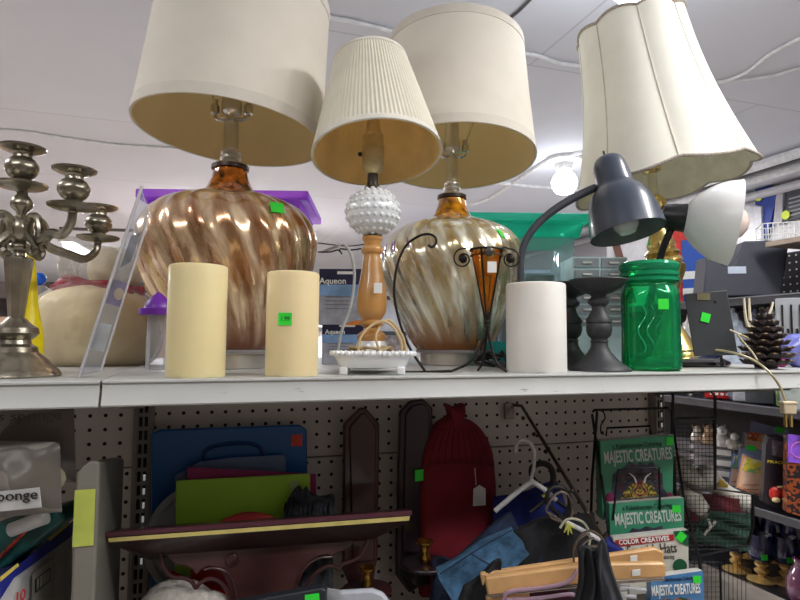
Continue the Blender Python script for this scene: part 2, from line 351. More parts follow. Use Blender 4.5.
# ================================================================ TOP SHELF, LEFT
PEW = mat('pewter', (150, 143, 128), .27, metal=.9, var=.25, scale=25, bump=.15)
def cup(mb, c, s, k=1.0):
    c = Vector(c)
    P = [(3, -6), (5, -3), (20, 0), (24, 2), (24.5, 4), (18, 4.5), (10, 6), (8, 9), (12, 12), (15.5, 18), (15.5, 23), (12, 29), (9, 31), (8.5, 34), (10, 36), (16, 37.5), (21, 40), (21.5, 42), (17, 41.5), (8, 40), (7, 36), (1, 35)]
    mb.lathe([(r*s*k, z*s*k) for r, z in P], 28, c)
f = F('candelabra', 'tarnished silver five-arm candelabra at the left end of the shelf', 'candelabra', 17, 300, .10)
s = f.s
b = MB(); b.lathe(f.prof(17, [(41, 377), (42, 375), (40, 371), (38, 369), (34, 366), (30, 360), (24, 355), (21, 352)]), 8*5, mod=lambda a, z: 1+.035*math.cos(8*a)*(1 if z < .02 else .3)); f.obj('base', b, PEW)
b = MB(); b.lathe(f.prof(17, [(21, 352), (20, 347), (15, 344), (14, 340), (18, 337), (21, 333), (20, 328), (14, 324), (10, 320), (7, 317)]), 28); f.obj('foot_ring', b, PEW)
b = MB(); b.lathe(f.prof(17, [(7, 317), (7.5, 312), (10, 285), (12.5, 262), (12, 258), (6, 256), (5, 253), (10, 250), (11, 247.5), (10, 245), (5, 242), (7, 240)]), 16, mod=lambda a, z: 1+.05*math.cos(8*a)); f.obj('column', b, PEW, sharp=50)
b = MB(); b.lathe(f.prof(18, [(7, 241), (10, 238), (12, 230), (10, 222), (7, 218), (4, 215), (5, 212), (9.5, 208), (10.5, 204), (8.5, 199), (5, 195), (4.5, 190), (6, 186)]), 24); f.obj('spindle', b, PEW)
b = MB(); cup(b, f.p(21, 188), s); f.obj('candle_cup', b, PEW)
armd = [((73, 209), -.035, 1.0), ((98, 240), .11, .98)]
for (pp, off, k) in armd:
    tip = f.p(pp[0], pp[1], off)
    for sg in (1, -1):
        t = Vector((tip.x*sg, tip.y*sg, tip.z)); h = Vector((t.x, t.y, 0)); Ln = h.length; h.normalize()
        if sg == -1: t.z = tip.z
        z0 = f.z(18, 232)
        def q(r, z): return (h.x*r, h.y*r, z)
        U = s
        pts = [q(8*U, z0-8*U), q(10*U, z0+6*U), q(15*U, z0+14*U), q(23*U, z0+13*U), q(28*U, z0+2*U), q(30*U, z0-10*U), q(Ln*.62, t.z-22*U), q(Ln*.82, t.z-24*U), q(Ln*.97, t.z-14*U), q(Ln, t.z-1*U)]
        b = MB(); b.tube(pts, [4*U, 4.5*U, 4.5*U, 4*U, 4.5*U, 5*U, 5*U, 4.6*U, 4.2*U, 4*U], 10, n=5)
        b.tube([q(9*U, z0-2*U), q(17*U, z0-9*U), q(24*U, z0-17*U), q(21*U, z0-23*U), q(16*U, z0-20*U)], [4*U, 4*U, 3.5*U, 4*U, 4.5*U], 8, n=4)
        a = f.obj('arm', b, PEW)
        b = MB(); cup(b, t, s*.93); f.obj('candle_cup', b, PEW, a)
# yellow toy trumpet / cone
f = F('yellow_flared_cone', 'bright yellow flared plastic cone standing behind the candelabra', 'cone', 28, 320, .22)
b = MB(); b.lathe(spl(f.prof(27, [(15, 360), (15, 345), (13.5, 330), (9, 308), (6.5, 285), (5, 268), (4, 261), (6, 257), (3, 253), (5, 248), (1, 246)]), 3), 24, mod=lambda a, z: 1); f.obj('cone_body', b, mat('yellow_plastic', (250, 222, 10), .35))
f = F('blue_capped_jar', 'small jar with shiny round blue cap behind the yellow cone', 'jar', 39, 285, .62, z0=0)
b = MB(); zc_ = f.z(39, 279); b.lathe([(.03, 0), (.032, .004), (.032, zc_*.7), (.018, zc_*.88), (.012, zc_*.92)], 24); f.obj('jar_body', b, clear('jar_clear', (214, 204, 196), .3, .08)); b = MB(); b.sph((0, 0, zc_), 6.5*f.s); f.obj('round_cap', b, mat('blue_gloss', (20, 90, 210), .15))
# wrapped gourd figure
f = F('wrapped_plush_figure', 'round tan stuffed figure in clear wrap with a dark red ribbon at its neck', 'figure', 97, 320, .50)
TAN = mat('tan_plush', (246, 226, 190), .75, var=.08, scale=14, bump=.6)
b = MB(); b.lathe(spl(f.prof(97, [(40, 367), (50, 360), (58, 340), (58, 322), (52, 304), (40, 293), (26, 287), (14, 285)]), 4), 40, mod=lambda a, z: 1+.015*math.sin(3*a+z*30)); f.obj('body', b, TAN)
b = MB(); b.sph(f.p(116, 270), 27*f.s, (1, .9, .85)); f.obj('head', b, mat('cream_plush', (216, 206, 184), .8, bump=.5))
RIB = mat('dark_red_ribbon', (158, 50, 60), .4, bump=.3)
b = MB(); n = f.p(104, 286)
def rib(u, v):
    a = u*2*PI; r = (36+3*math.sin(9*a))*f.s; return (n.x+r*math.cos(a), r*.8*math.sin(a), n.z+(v-.5)*9*f.s+1.2*f.s*math.sin(5*a)-.14*r*math.cos(a))
b.grid(rib, 60, 3); r_ = f.obj('ribbon', b, RIB, solid=.003)
b = MB()
for c, sx_ in (((68, 288), -1),): b.sph(f.p(c[0], c[1], -.05), 17*f.s, (1, .35, .52), f=lambda v: 1+.12*math.sin(9*v.z))
f.obj('bow_loop', b, RIB, r_)
b = MB(); b.lathe(spl(f.prof(98, [(48, 367.5), (60, 350), (61, 322), (56, 303), (41, 290), (34, 285), (37, 270), (33, 256), (18, 248)]), 4), 48, mod=lambda a, z: 1+.02*math.sin(13*a+40*z)+.012*math.sin(29*a-90*z)); f.obj('plastic_wrap', b, clear('wrap', (250, 248, 244), .06, .12, wr=40))
# clear clamshell leaning
f = F('clear_plastic_package', 'narrow clear plastic package leaning against the plush figure', 'package', 88, 370, .07)
CP = clear('clam_plastic', (236, 238, 242), .16, .06, wr=25)
def quadbox(f, P4, off0, off1):
    b = MB(); v = [f.p(x, y, o) for o in (off0, off1) for x, y in P4]; return b.add(v, [(0, 1, 2, 3), (7, 6, 5, 4), (0, 4, 5, 1), (1, 5, 6, 2), (2, 6, 7, 3), (3, 7, 4, 0)])
f.obj('plastic_shell', quadbox(f, [(78, 376), (101, 371), (150, 215), (141, 186)], -.004, .012), CP, bevel=.002)
b = MB(); b.tube([f.p(79, 377, -.004), f.p(142, 186, -.004)], .0022, 6); b.tube([f.p(101, 371, -.004), f.p(150, 214, -.004)], .0014, 6); f.obj('shell_edge', b, clear('shell_edge', (240, 240, 245), .55, .2, body=(235, 232, 235)))
f.obj('purple_picture_card', quadbox(f, [(106, 303), (122, 308), (127, 283), (113, 279)], .001, .002), mat('purple_card', (118, 78, 150), .4, var=.3, scale=60))
b = MB(); b.sph(f.p(119, 294, -.0005), 5*f.s, (1, .15, 1.2)); f.obj('picture_face', b, mat('face_tone', (236, 200, 150), .5))
f.obj('silver_insert', quadbox(f, [(120, 268), (131, 262), (141, 232), (131, 236)], .001, .003), mat('foil', (150, 152, 160), .25, metal=.8, var=.3, scale=50))
f.obj('paper_insert', quadbox(f, [(90, 350), (104, 352), (112, 325), (98, 322)], .001, .002), WHITEP)
# bottle with purple cap
f = F('purple_capped_bottle', 'clear plastic bottle with purple cap standing left of the cream candle', 'bottle', 157, 340, .17)
b = MB(); b.lathe(f.prof(157, [(10, 370), (10, 345), (9.5, 320), (9, 314)]), 24); f.obj('bottle_body', b, clear('bottle_clear', (236, 236, 240), .18, .05))
b = MB(); b.lathe(f.prof(157, [(18, 315), (18, 309), (13, 308), (12, 303), (6, 296), (1, 292)]), 24); f.obj('cap', b, mat('purple_plastic', (112, 40, 168), .35))
# purple lidded tote
def tote(name, label, x0, x1, ytop, ybot_lid, Y, lidm, bodym, group=None, dpt=.30, lip=.012):
    f = F(name, label, 'storage box', (x0+x1)/2, ytop, Y, rot=YAW*.9); W = (f.p(x1, ytop).x-f.p(x0, ytop).x); zt = f.z((x0+x1)/2, ytop+6); hb = .045
    def ring(z, w, d): return [(-w/2, -d/2, z), (w/2, -d/2, z), (w/2, d/2, z), (-w/2, d/2, z)]
    def loft(L, caps=True):
        b = MB(); vs = [v for l in L for v in l]; fs = []
        for j in range(len(L)-1):
            for i in range(4): k = (i+1) % 4; fs.append((4*j+i, 4*j+k, 4*j+4+k, 4*j+4+i))
        if caps: fs += [(3, 2, 1, 0), tuple(range(4*len(L)-4, 4*len(L)))]
        return b.add([Vector(v)+Vector((0, dpt/2, 0)) for v in vs], fs)
    f.obj('lid', loft([ring(zt-.055, W*.86, dpt*.82), ring(zt-.022, W*.90, dpt*.88), ring(zt-.020, W, dpt), ring(zt, W, dpt), ring(zt+.002, W*.98, dpt*.97), ring(zt-.012, W*.9, dpt*.86)]), lidm, bevel=.002)
    f.obj('tub', loft([ring(.0, W*.62, dpt*.6), ring(.004, W*.64, dpt*.62), ring(zt-.05, W*.80, dpt*.78)], True), bodym, bevel=.004)
    return f, W, zt
PURL = clear('purple_lid', (226, 176, 255), .34, .25, body=(205, 110, 255)); CTUB = clear('tub_clear', (228, 236, 238), .12, .1, wr=12)
f, W, zt = tote('purple_lidded_tote', 'clear plastic tote with purple lid behind the pink amber lamp', 136, 309, 184, 0, .63, PURL, CTUB)
b = MB()
for i, (x, y, w_, h_) in enumerate(((-.10, .12, .09, .12), (.02, .14, .08, .14), (.10, .12, .05, .1))): b.box((x, y, h_/2+.006), (w_, .08, h_))
f.obj('tub_contents', b, mat('soft_contents', (200, 190, 196), .7, var=.3, scale=20))
TEAL = clear('teal_lid', (150, 250, 232), .34, .25, body=(60, 240, 210))
f, W, zt = tote('teal_lidded_tote', 'clear plastic tote with teal green lid behind the gooseneck lamp', 463, 592, 207, 0, .46, TEAL, clear('tub_clear_b', (222, 238, 242), .15, .1, wr=10), dpt=.26)
for k, (x, w_, h_, m) in enumerate(((-.09, .07, .21, mat('blue_pack', (110, 150, 200), .5, var=.15)), (-.02, .05, .20, mat('mauve_pack', (140, 120, 135), .5, var=.25)), (.055, .08, .22, mat('grey_green_pack', (112, 124, 118), .5, var=.4, scale=40)))):
    b = MB(); b.box((x, .12, h_/2+.006), (w_, .05, h_)); f.obj('bagged_item', b, m, bevel=.006)
# ================================================================ CANDLES
def pillar(label, px, r, yt, yb, m, Y, dish=2, lean=0, rim=None, sticker_at=None):
    f = F('pillar_candle', label, 'candle', px, (yt+yb)/2, Y)
    zt = f.z(px, yt); R = r*f.s; b = MB()
    b.lathe([(R*.98, 0), (R, .002), (R*1.0, zt*.5), (R, zt-.004), (R*.985, zt-.001), (R*.94, zt), (R*.86, zt-.002), (R*.7, zt-.008), (R*.2, zt-.010)], 48, mod=lambda a, z: 1+(.006*math.sin(3*a) if z > .1 else 0))
    w_ = f.obj('wax_body', b, m); b = MB(); b.tube([(0, 0, zt-.012), (.001, 0, zt-.002), (.003, 0, zt+.0 )], .0012, 6); f.obj('wick', b, INK)
    return f, w_
WAX = mat('cream_wax', (238, 222, 170), .42, var=.03, scale=10, sub=.4, coat=.1)
f, w_ = pillar('taller cream pillar candle without a sticker, left of the pink amber lamp', 197, 28.5, 266, 378, WAX, .043)
f, w_ = pillar('cream pillar candle with a green price sticker', 292.5, 26, 273, 376, mat('cream_wax_peach', (240, 220, 172), .42, var=.03, scale=10, sub=.4, coat=.1), .040)
R = 26*f.s
sticker(f, 285, 319, 13, 12, -R*1.0-.0006, w_, txt='1.99')
f, w_ = pillar('wide white pillar candle next to the black candle holders', 536, 29.5, 284, 370, mat('white_wax', (238, 236, 230), .4, var=.01, sub=.3, coat=.1), .055)
# ================================================================ AMBER GLASS LAMPS
def glassmat(name, base, mid, low, tw):
    m = bpy.data.materials.new(name); m.use_nodes = True; nt = m.node_tree; N = nt.nodes; L = nt.links; b = N['Principled BSDF']
    tc = N.new('ShaderNodeTexCoord'); sp = N.new('ShaderNodeSeparateXYZ'); L.new(tc.outputs['Object'], sp.inputs[0])
    def M(op, *a):
        n = N.new('ShaderNodeMath'); n.operation = op
        for i, v in enumerate(a):
            if isinstance(v, (int, float)): n.inputs[i].default_value = v
            else: L.new(v, n.inputs[i])
        return n.outputs[0]
    an = M('ARCTAN2', sp.outputs['Y'], sp.outputs['X']); z = sp.outputs['Z']
    st = M('SINE', M('ADD', M('MULTIPLY', an, 20.0), M('MULTIPLY', z, 20.0*tw)))
    ns = N.new('ShaderNodeTexNoise'); ns.inputs['Scale'].default_value = 22; ns.inputs['Detail'].default_value = 6; ns.inputs['Distortion'].default_value = 1.2; mp = N.new('ShaderNodeMapping'); mp.inputs['Scale'].default_value = (1, 1, .3); L.new(tc.outputs['Object'], mp.inputs[0]); L.new(mp.outputs[0], ns.inputs[0])
    cv = N.new('ShaderNodeCombineXYZ'); L.new(M('MULTIPLY', M('ADD', an, M('MULTIPLY', z, tw)), 5.0), cv.inputs[0]); L.new(M('MULTIPLY', z, 9.0), cv.inputs[1]); n3 = N.new('ShaderNodeTexNoise'); n3.inputs['Scale'].default_value = 1.6; n3.inputs['Detail'].default_value = 4; n3.inputs['Distortion'].default_value = .6; L.new(cv.outputs[0], n3.inputs[0])
    f = M('ADD', M('MULTIPLY', st, .07), M('ADD', M('MULTIPLY', n3.outputs['Fac'], .72), M('MULTIPLY', ns.outputs['Fac'], .28)))
    r1 = N.new('ShaderNodeValToRGB'); e = r1.color_ramp.elements; e[0].position = .32; e[0].color = lin(base)+(1,); e[1].position = .62; e[1].color = lin(mid)+(1,); en = e.new(.47); en.color = lin(tuple((p+q)/2.15 for p, q in zip(base, mid)))+(1,); L.new(f, r1.inputs[0])
    r2 = N.new('ShaderNodeValToRGB'); e = r2.color_ramp.elements; e[0].position = 0; e[0].color = (1, 1, 1, 1); e[1].position = .35; e[1].color = (0, 0, 0, 1)
    zz = M('MULTIPLY', z, 1/.26); L.new(M('ADD', zz, M('MULTIPLY', f, .12)), r2.inputs[0])
    r2.color_ramp.elements[0].position = .22; r2.color_ramp.elements[1].position = .48
    mx = N.new('ShaderNodeMix'); mx.data_type = 'RGBA'; L.new(r2.outputs[0], mx.inputs['Factor']); L.new(r1.outputs[0], mx.inputs['A']); mx.inputs['B'].default_value = lin(low)+(1,)
    L.new(mx.outputs['Result'], b.inputs['Base Color']); b.inputs['Metallic'].default_value = .7; b.inputs['Roughness'].default_value = .2; b.inputs['Coat Weight'].default_value = 1; b.inputs['Coat Roughness'].default_value = .04
    return m
NIK = mat('brushed_nickel', (205, 200, 190), .28, metal=.85, var=.05, scale=6); CHR = mat('polished_nickel', (200, 198, 192), .12, metal=1, var=.02)
AMB = mat('amber_neck', (165, 88, 20), .12, metal=.25, var=.5, scale=60, coat=1)
LINEN = mat('linen_shade', (226, 219, 206), .85, var=.012, scale=20, bump=.25, bscale=500, sub=0); LINB = mat('linen_band', (216, 209, 197), .85, var=.02, bump=.2, bscale=500); GOLDL = mat('shade_lining', (226, 206, 156), .8, var=.04, scale=4)
def amber(label, pxc, pym, Y, k, U, gm, shade_c, tilt, stk, RB, RT, HS, stem_px, ambm):
    f = F('glass_table_lamp', label, 'lamp', pxc, pym, Y)
    u = U
    kk = 1.0 if k == 1.0 else .84; H = lambda y: f.z(pxc, 352-(352-y)*kk); zb = H(352)          # heights in units of the glass body
    b = MB(); b.lathe([(38*u, 0), (40*u, .001), (40*u, zb-.003), (41*u, zb-.002), (41*u, zb+.001), (30*u, zb+.001)], 48); f.obj('metal_base', b, NIK)
    b = MB(); b.lathe([(44*u, zb-.001), (45*u, zb+.004), (40*u, zb+.007)], 48); f.obj('glass_foot', b, clear('foot_glass', (210, 190, 160), .3, .05))
    prof = spl([(41, 352), (47, 345), (55, 331), (64, 312), (74, 291), (82, 270), (86, 250), (86, 237), (81, 223), (71, 211), (56, 203), (40, 198), (28, 194)], 4)
    mod = lambda a, z: 1+.022*math.cos(20*(a)+20*z*2.6)*min(1, max(0, (z-zb)/.02))
    b = MB(); b.lathe([(p[0]*u, H(p[1])) for p in prof], 160, mod=mod, caps=False); body = f.obj('glass_body', b, gm)
    b = MB(); b.lathe([(29*u, H(195.5)), (24*u, H(192)), (20.5*u, H(186)), (17.5*u, H(178)), (16*u, H(171)), (16*u, H(170))], 48, mod=lambda a, z: 1+.03*math.cos(13*a+90*z)); f.obj('glass_neck', b, ambm)
    b = MB(); b.lathe([(17*u, H(171)), (18.5*u, H(170)), (18.5*u, H(166.5)), (16*u, H(166))], 36); f.obj('dark_collar', b, mat('dark_bronze', (60, 48, 44), .35, metal=.6))
    b = MB(); b.lathe([(16*u, H(167)), (15*u, H(164.5)), (11*u, H(163)), (9*u, H(161)), (10.5*u, H(159)), (10.5*u, H(157)), (8*u, H(155)), (10*u, H(153.5)), (10*u, H(152)), (7.5*u, H(150)), (7.2*u, H(149)), (7.4*u, H(124)), (6*u, H(122)), (4*u, H(120)), (4*u, H(117)), (9*u, H(114)), (10.5*u, H(111)), (10.5*u, H(104)), (9*u, H(98)), (8*u, H(60))], 32); st = f.obj('stem', b, NIK)
    b = MB()
    for sg in (-1, 1):
        b.tube([(sg*2*u, 0, H(119)), (sg*9*u, 0, H(120)), (sg*15*u, 0, H(118)), (sg*17*u, 0, H(113)), (sg*17*u, 0, H(104))], 2.3*u, 8, n=3)
        b.lathe([(4.6*u, H(114)), (4.6*u, H(106)), (3*u, H(105)), (3*u, H(100))], 14, c=(sg*17*u, 0, 0))
        b.tube([(sg*17*u, 0, H(104)), (sg*28*u, 0, H(70)), (sg*30*u, 0, H(20)), (sg*16*u, 0, H(-8)), (0, 0, H(-12))], 1.3*u, 8, n=4)
    f.obj('harp', b, CHR, st)
    c = f.p(*shade_c); c = Vector((c.x, 0, c.z)); hs = HS*u; RBu = RB*u; RTu = RT*u; T = Matrix.Translation(c) @ Matrix.Rotation(math.radians(tilt[0]), 4, 'Y') @ Matrix.Rotation(math.radians(tilt[1]), 4, 'X')
    rr = lambda t: RBu+(RTu-RBu)*t
    b = MB(); b.M = T; b.lathe([(rr(0)-.0015, 0), (rr(0)+.001, 0), (rr(.1)+.001, hs*.1), (rr(.5), hs*.5), (rr(.9)+.001, hs*.9), (rr(1)+.001, hs), (rr(1)-.0015, hs)], 96, caps=False); sh = f.obj('drum_shade', b, LINEN)
    b = MB(); b.M = T; b.lathe([(rr(0)+.0012, -.0005), (rr(0)+.0022, 0), (rr(.075)+.0022, hs*.075), (rr(.075)+.0008, hs*.076)], 96, caps=False); f.obj('lower_band', b, LINB, sh); b = MB(); b.M = T; b.lathe([(rr(.925)+.0008, hs*.924), (rr(.925)+.0022, hs*.925), (rr(1)+.0022, hs), (rr(1)-.002, hs+.0008)], 96, caps=False); f.obj('upper_band', b, LINB, sh)
    b = MB(); b.M = T; b.lathe([(rr(0)-.0015, .0003), (rr(0)-.003, .001), (rr(1)-.003, hs-.001), (rr(1)-.0015, hs)], 96, caps=False); f.obj('shade_lining', b, GOLDL, sh)
    b = MB(); b.M = T
    for i in range(3):
        a = i*2*PI/3; b.tube([(0, 0, hs*.93), (rr(1)*math.cos(a), rr(1)*math.sin(a), hs*.98)], .0015, 6)
    b.lathe([(.008, hs*.92), (.008, hs*.95)], 12); f.obj('spider', b, NIK, sh)
    b = MB(); sx_, sy_ = stk; q = f.p(sx_, sy_, 0); zq = q.z; 
    rad = 76*u if False else math.sqrt(max(1e-6, 0))
    return f, body
G1 = glassmat('swirled_pink_amber_glass', (164, 108, 66), (255, 226, 186), (128, 76, 48), 2.6)
G2 = glassmat('swirled_pale_silver_glass', (200, 176, 124), (255, 252, 232), (150, 92, 36), 2.6)
U1 = at(227, 250, .31); U1 = (U1-CAM).dot(fwd)/FPX
U2 = at(452, 250, .37); U2 = (U2-CAM).dot(fwd)/FPX*1.0
k2 = 70/87.0
f1, b1 = amber('large table lamp with swirled pinkish amber glass body and white drum shade', 228, 260, .31, 1.0, U1, G1, (230, 135), (5, -2), (276, 208), 93, 85, 146, 235, AMB)
f2, b2 = amber('large table lamp with pale silver swirled glass body, behind the pleated lamp', 452, 260, .37, .8, U2*k2, G2, (456, 160), (0, -7), (501, 233), 79/k2, 71/k2, 154, 450, mat('amber_neck_light', (215, 130, 20), .1, metal=.25, var=.4, scale=60, coat=1))
def surf_sticker(f, body, px, py, w, h, name='price_sticker', m=None):
    """a small sticker laid on the curved glass where the line of sight meets it"""
    bpy.context.view_layer.update()
    mw = body.matrix_world.inverted(); o = mw @ CAM; d = (mw.to_3x3() @ ray(px, py)).normalized()
    ok, loc, nor, _ = body.ray_cast(o, d)
    if not ok: return
    z = nor; x = Vector((0, 0, 1)).cross(z).normalized(); y = z.cross(x)
    R = Matrix((x, y, z)).transposed().to_4x4(); b = MB(); b.M = Matrix.Translation(loc+nor*.0012) @ R; b.box((0, 0, 0), (w*f.s, h*f.s, .0008)); return f.obj(name, b, m or GREEN, body)
surf_sticker(f1, b1, 277, 208, 13, 11); surf_sticker(f2, b2, 501, 234, 12, 9)
# ================================================================ PLEATED LAMP
f = F('milk_glass_lamp', 'small lamp with pleated cream shade, white hobnail ball and wooden stem', 'lamp', 372, 280, .12)
s = f.s; cx = f.cx(371, 280)
WOOD = mat('honey_wood', (190, 138, 76), .35, var=.12, scale=9, coat=.4); MILK = mat('milk_glass', (232, 234, 236), .18, var=.01, coat=.8, sub=.15)
b = MB(); b.lathe(f.prof(371, [(27, 368), (27, 362), (24, 358), (17, 352), (16, 345), (14, 341)]), 32); f.obj('lamp_base', b, MILK)
b = MB(); b.lathe(spl([(r*.9, z) for r, z in f.prof(371, [(14, 342), (16, 338), (15, 334), (9, 330), (9, 327), (13, 325), (13, 322), (10.5, 320), (15, 314), (16.5, 306), (16.5, 296), (14.5, 284), (12, 272), (10.5, 262), (9.5, 257), (9.5, 254), (11.5, 253), (12, 250), (11.5, 248), (9.5, 246), (10, 241), (11, 240), (11.5, 237)])], 2), 36); f.obj('turned_stem', b, WOOD)
ct = f.p(373, 212); hob = MB(); R = 26*s
hob.sph(ct, R, (1.05, 1.05, .92), 36, 24)
for j in range(9):
    t = -PI/2+PI*(j+1)/10; nn = max(6, int(26*math.cos(t)))
    for i in range(nn):
        a = 2*PI*(i+.5*(j % 2))/nn; v = Vector((math.cos(t)*math.cos(a)*1.05, math.cos(t)*math.sin(a)*1.05, math.sin(t)*.92)); hob.sph(Vector(ct)+v*R*.965, R*.10, seg=8, rings=6)
f.obj('hobnail_ball', hob, MILK)
BRS = mat('aged_brass', (206, 188, 140), .3, metal=.45, var=.1, scale=40); BLK = mat('black_plastic', (22, 22, 24), .35)
b = MB(); b.lathe(f.prof(371, [(8, 239), (9, 238), (9, 235.5)]), 20); f.obj('lower_cap', b, mat('dark_brass', (72, 66, 56), .4, metal=.8)); b = MB(); b.lathe(f.prof(373, [(9, 190), (8, 187), (6, 186), (5.5, 174), (6, 173)]), 20); f.obj('threaded_neck', b, mat('dark_brass', (72, 66, 56), .4, metal=.8))
b = MB(); b.lathe(f.prof(373, [(6, 174), (10, 170), (11.5, 164), (11, 160), (11.5, 158), (11.5, 146), (10.5, 144), (10.5, 136), (8, 133), (6, 120), (2, 116)]), 24); so = f.obj('bulb_socket', b, BRS)
b = MB(); c = f.p(362, 155); b.tube([(c.x+.008, 0, c.z), (c.x-.002, -.004, c.z)], .0022, 8); b.sph((c.x-.003, -.004, c.z), .004); f.obj('switch_knob', b, BLK, so)
def pleatmat(name, c1, c2, n=92):
    m = bpy.data.materials.new(name); m.use_nodes = True; nt = m.node_tree; N = nt.nodes; L = nt.links; b = N['Principled BSDF']; b.inputs['Roughness'].default_value = .8
    tc = N.new('ShaderNodeTexCoord'); ns = N.new('ShaderNodeTexNoise'); ns.inputs['Scale'].default_value = 25; L.new(tc.outputs['Object'], ns.inputs[0]); rp = N.new('ShaderNodeValToRGB'); rp.color_ramp.elements[0].color = lin(c1)+(1,); rp.color_ramp.elements[1].color = lin(c2)+(1,); L.new(ns.outputs[0], rp.inputs[0]); L.new(rp.outputs[0], b.inputs['Base Color']); return m
cb = f.p(377, 155); ctp = f.p(369.5, 52); ax = (Vector((ctp.x-cb.x, 0, ctp.z-cb.z))); hs = ax.length*1.03
T = Matrix.Translation(Vector((cb.x, 0, cb.z))) @ Matrix.Rotation(math.atan2(ax.x, ax.z), 4, 'Y') @ Matrix.Rotation(math.radians(-12), 4, 'X')
RB, RT = 65*s, 38*s
def pl(t): return RB+(RT-RB)*t
nP = 92
b = MB(); b.M = T
L_ = [(pl(t)+.001, hs*t) for t in [i/12 for i in range(13)]]
seg = nP*6
b.lathe(L_, seg, mod=lambda a, z: 1+.013*math.cos(nP*a), caps=False); sh = f.obj('pleated_shade', b, mat('pleated_cloth', (232, 226, 208), .8, var=.02), sharp=60)
b = MB(); b.M = T; b.lathe([(pl(0)-.001, -.0008), (pl(0)+.0026, -.0005), (pl(.05)+.0026, hs*.05), (pl(.05)+.001, hs*.051)], 80, caps=False); f.obj('lower_trim', b, mat('trim_cloth', (224, 220, 208), .8), sh); b = MB(); b.M = T; b.lathe([(pl(.97)+.001, hs*.965), (pl(.97)+.0024, hs*.97), (pl(1)+.0024, hs*1.0), (pl(1)-.001, hs+.001)], 80, caps=False); f.obj('upper_trim', b, mat('trim_cloth', (224, 220, 208), .8), sh)
b = MB(); b.M = T; b.lathe([(pl(0)-.0005, 0), (pl(0)-.003, .001), (pl(1)-.003, hs)], 160, mod=lambda a, z: 1+.004*math.cos(nP/2*a), caps=False); f.obj('shade_lining', b, mat('gold_lining', (236, 204, 136), .7, var=.08, scale=12), sh)
# cord wrapped at foot
CORD = mat('beige_cord', (196, 170, 128), .5)
b = MB(); pts = []
for i in range(60):
    a = i*.62; k = 1+.12*math.sin(i*1.3); pts.append((cx+math.cos(a)*20*s*k, math.sin(a)*16*s*k, f.z(371, 352)+math.sin(i*.9)*4*s+(i % 3)*s))
b.tube(pts, .0022, 6)
b.tube([f.p(358, 352, -.04), f.p(362, 335, -.04), f.p(378, 322, -.035), f.p(392, 326, -.03), f.p(402, 345, -.03), f.p(398, 356, -.03)], .0022, 6, n=5)
b.tube([f.p(380, 352, -.03), f.p(376, 335, -.035), f.p(388, 320, -.02), f.p(402, 335, -.02), f.p(406, 352, -.02)], .0022, 6, n=5)
f.obj('power_cord', b, CORD)
b = MB(); c = f.p(378, 288, -17.5*s); b.box(c, (8*s, .0008, 10*s)); f.obj('small_white_tag', b, WHITEP)
# scalloped milk glass dish
f = F('milk_glass_dish', 'white scalloped footed milk glass dish in front of the wooden lamp stem', 'dish', 373, 362, .045)
s = f.s; W = 40*s; D = .032
def ell(r): return r
b = MB(); z0 = f.z(373, 354); seg = 64
def ring(k, z, e=2.6):
    o = []
    for i in range(seg):
        a = 2*PI*i/seg; c_, s_ = math.cos(a), math.sin(a); o.append((math.copysign(abs(c_)**(2/e), c_)*W*k, math.copysign(abs(s_)**(2/e), s_)*D*k, z))
    return o
L_ = [ring(.5, .010), ring(.80, .010), ring(.84, .012), ring(.92, z0*.75), ring(1.0, z0), ring(.97, z0+.001), ring(.88, z0*.75), ring(.78, .014), ring(.4, .013)]
vs = [v for l in L_ for v in l]; fs = [(j*seg+i, j*seg+(i+1) % seg, (j+1)*seg+(i+1) % seg, (j+1)*seg+i) for j in range(len(L_)-1) for i in range(seg)]+[tuple(reversed(range(seg))), tuple((len(L_)-1)*seg+i for i in range(seg))]
b.add(vs, fs); dsh = f.obj('bowl', b, MILK)
b = MB(); rr = ring(1.03, z0+.001); acc = 0; last = Vector(rr[0]); b.sph(last, .0038, seg=10, rings=8)
for q in rr[1:]+rr[:1]:
    q = Vector(q)
    if (q-last).length > .0062: b.sph(q, .0040, seg=10, rings=8); last = q
f.obj('beaded_rim', b, MILK, dsh)
for sx_ in (-1, 1):
    for sy_ in (-1, 1):
        b = MB(); b.box((sx_*W*.70, sy_*D*.62, .006), (.012, .008, .012)); f.obj('foot', b, MILK, bevel=.002)
# ================================================================ WIRE HOOK + CONE VOTIVE
IR = mat('wrought_iron', (34, 28, 26), .45, metal=.6, var=.2)
f = F('wrought_iron_stand', 'thin black wrought iron hook curling over beside the silver glass lamp', 'iron hook', 410, 300, .085)
b = MB(); b.tube([f.p(x, y) for x, y in ((425, 371), (412, 352), (404, 335), (397, 312), (394, 290), (397, 266), (405, 247), (417, 237), (428, 234), (435, 237), (436, 243), (432, 247), (428, 245))], .0021, 8, n=6)
b.tube([f.p(400, 372, -.01), f.p(425, 372), f.p(452, 371, -.012)], .0021, 8, n=3); f.obj('hook_rod', b, IR)
f = F('cone_votive_holder', 'black iron votive holder with amber glass cone and scrolled handles', 'candle holder', 487, 320, .055)
s = f.s
b = MB(); b.lathe(f.prof(487, [(2.5, 312), (6, 296), (12, 268), (15, 252), (15.5, 250), (14.5, 250), (11, 268), (5, 296), (1, 308)]), 28); f.obj('amber_glass_cone', b, clear('amber_glass', (255, 238, 196), .10, .06, body=(200, 120, 40)))
b = MB(); b.lathe([(6*s, f.z(487, 275)), (6*s, f.z(487, 256))], 16); f.obj('tealight', b, mat('dusty_candle', (190, 160, 120), .6))
b = MB(); c = f.p(492, 267, -13*s); b.box(c, (9*s, .0006, 11*s)); f.obj('small_white_tag', b, WHITEP)
b = MB(); zt = f.z(487, 250)
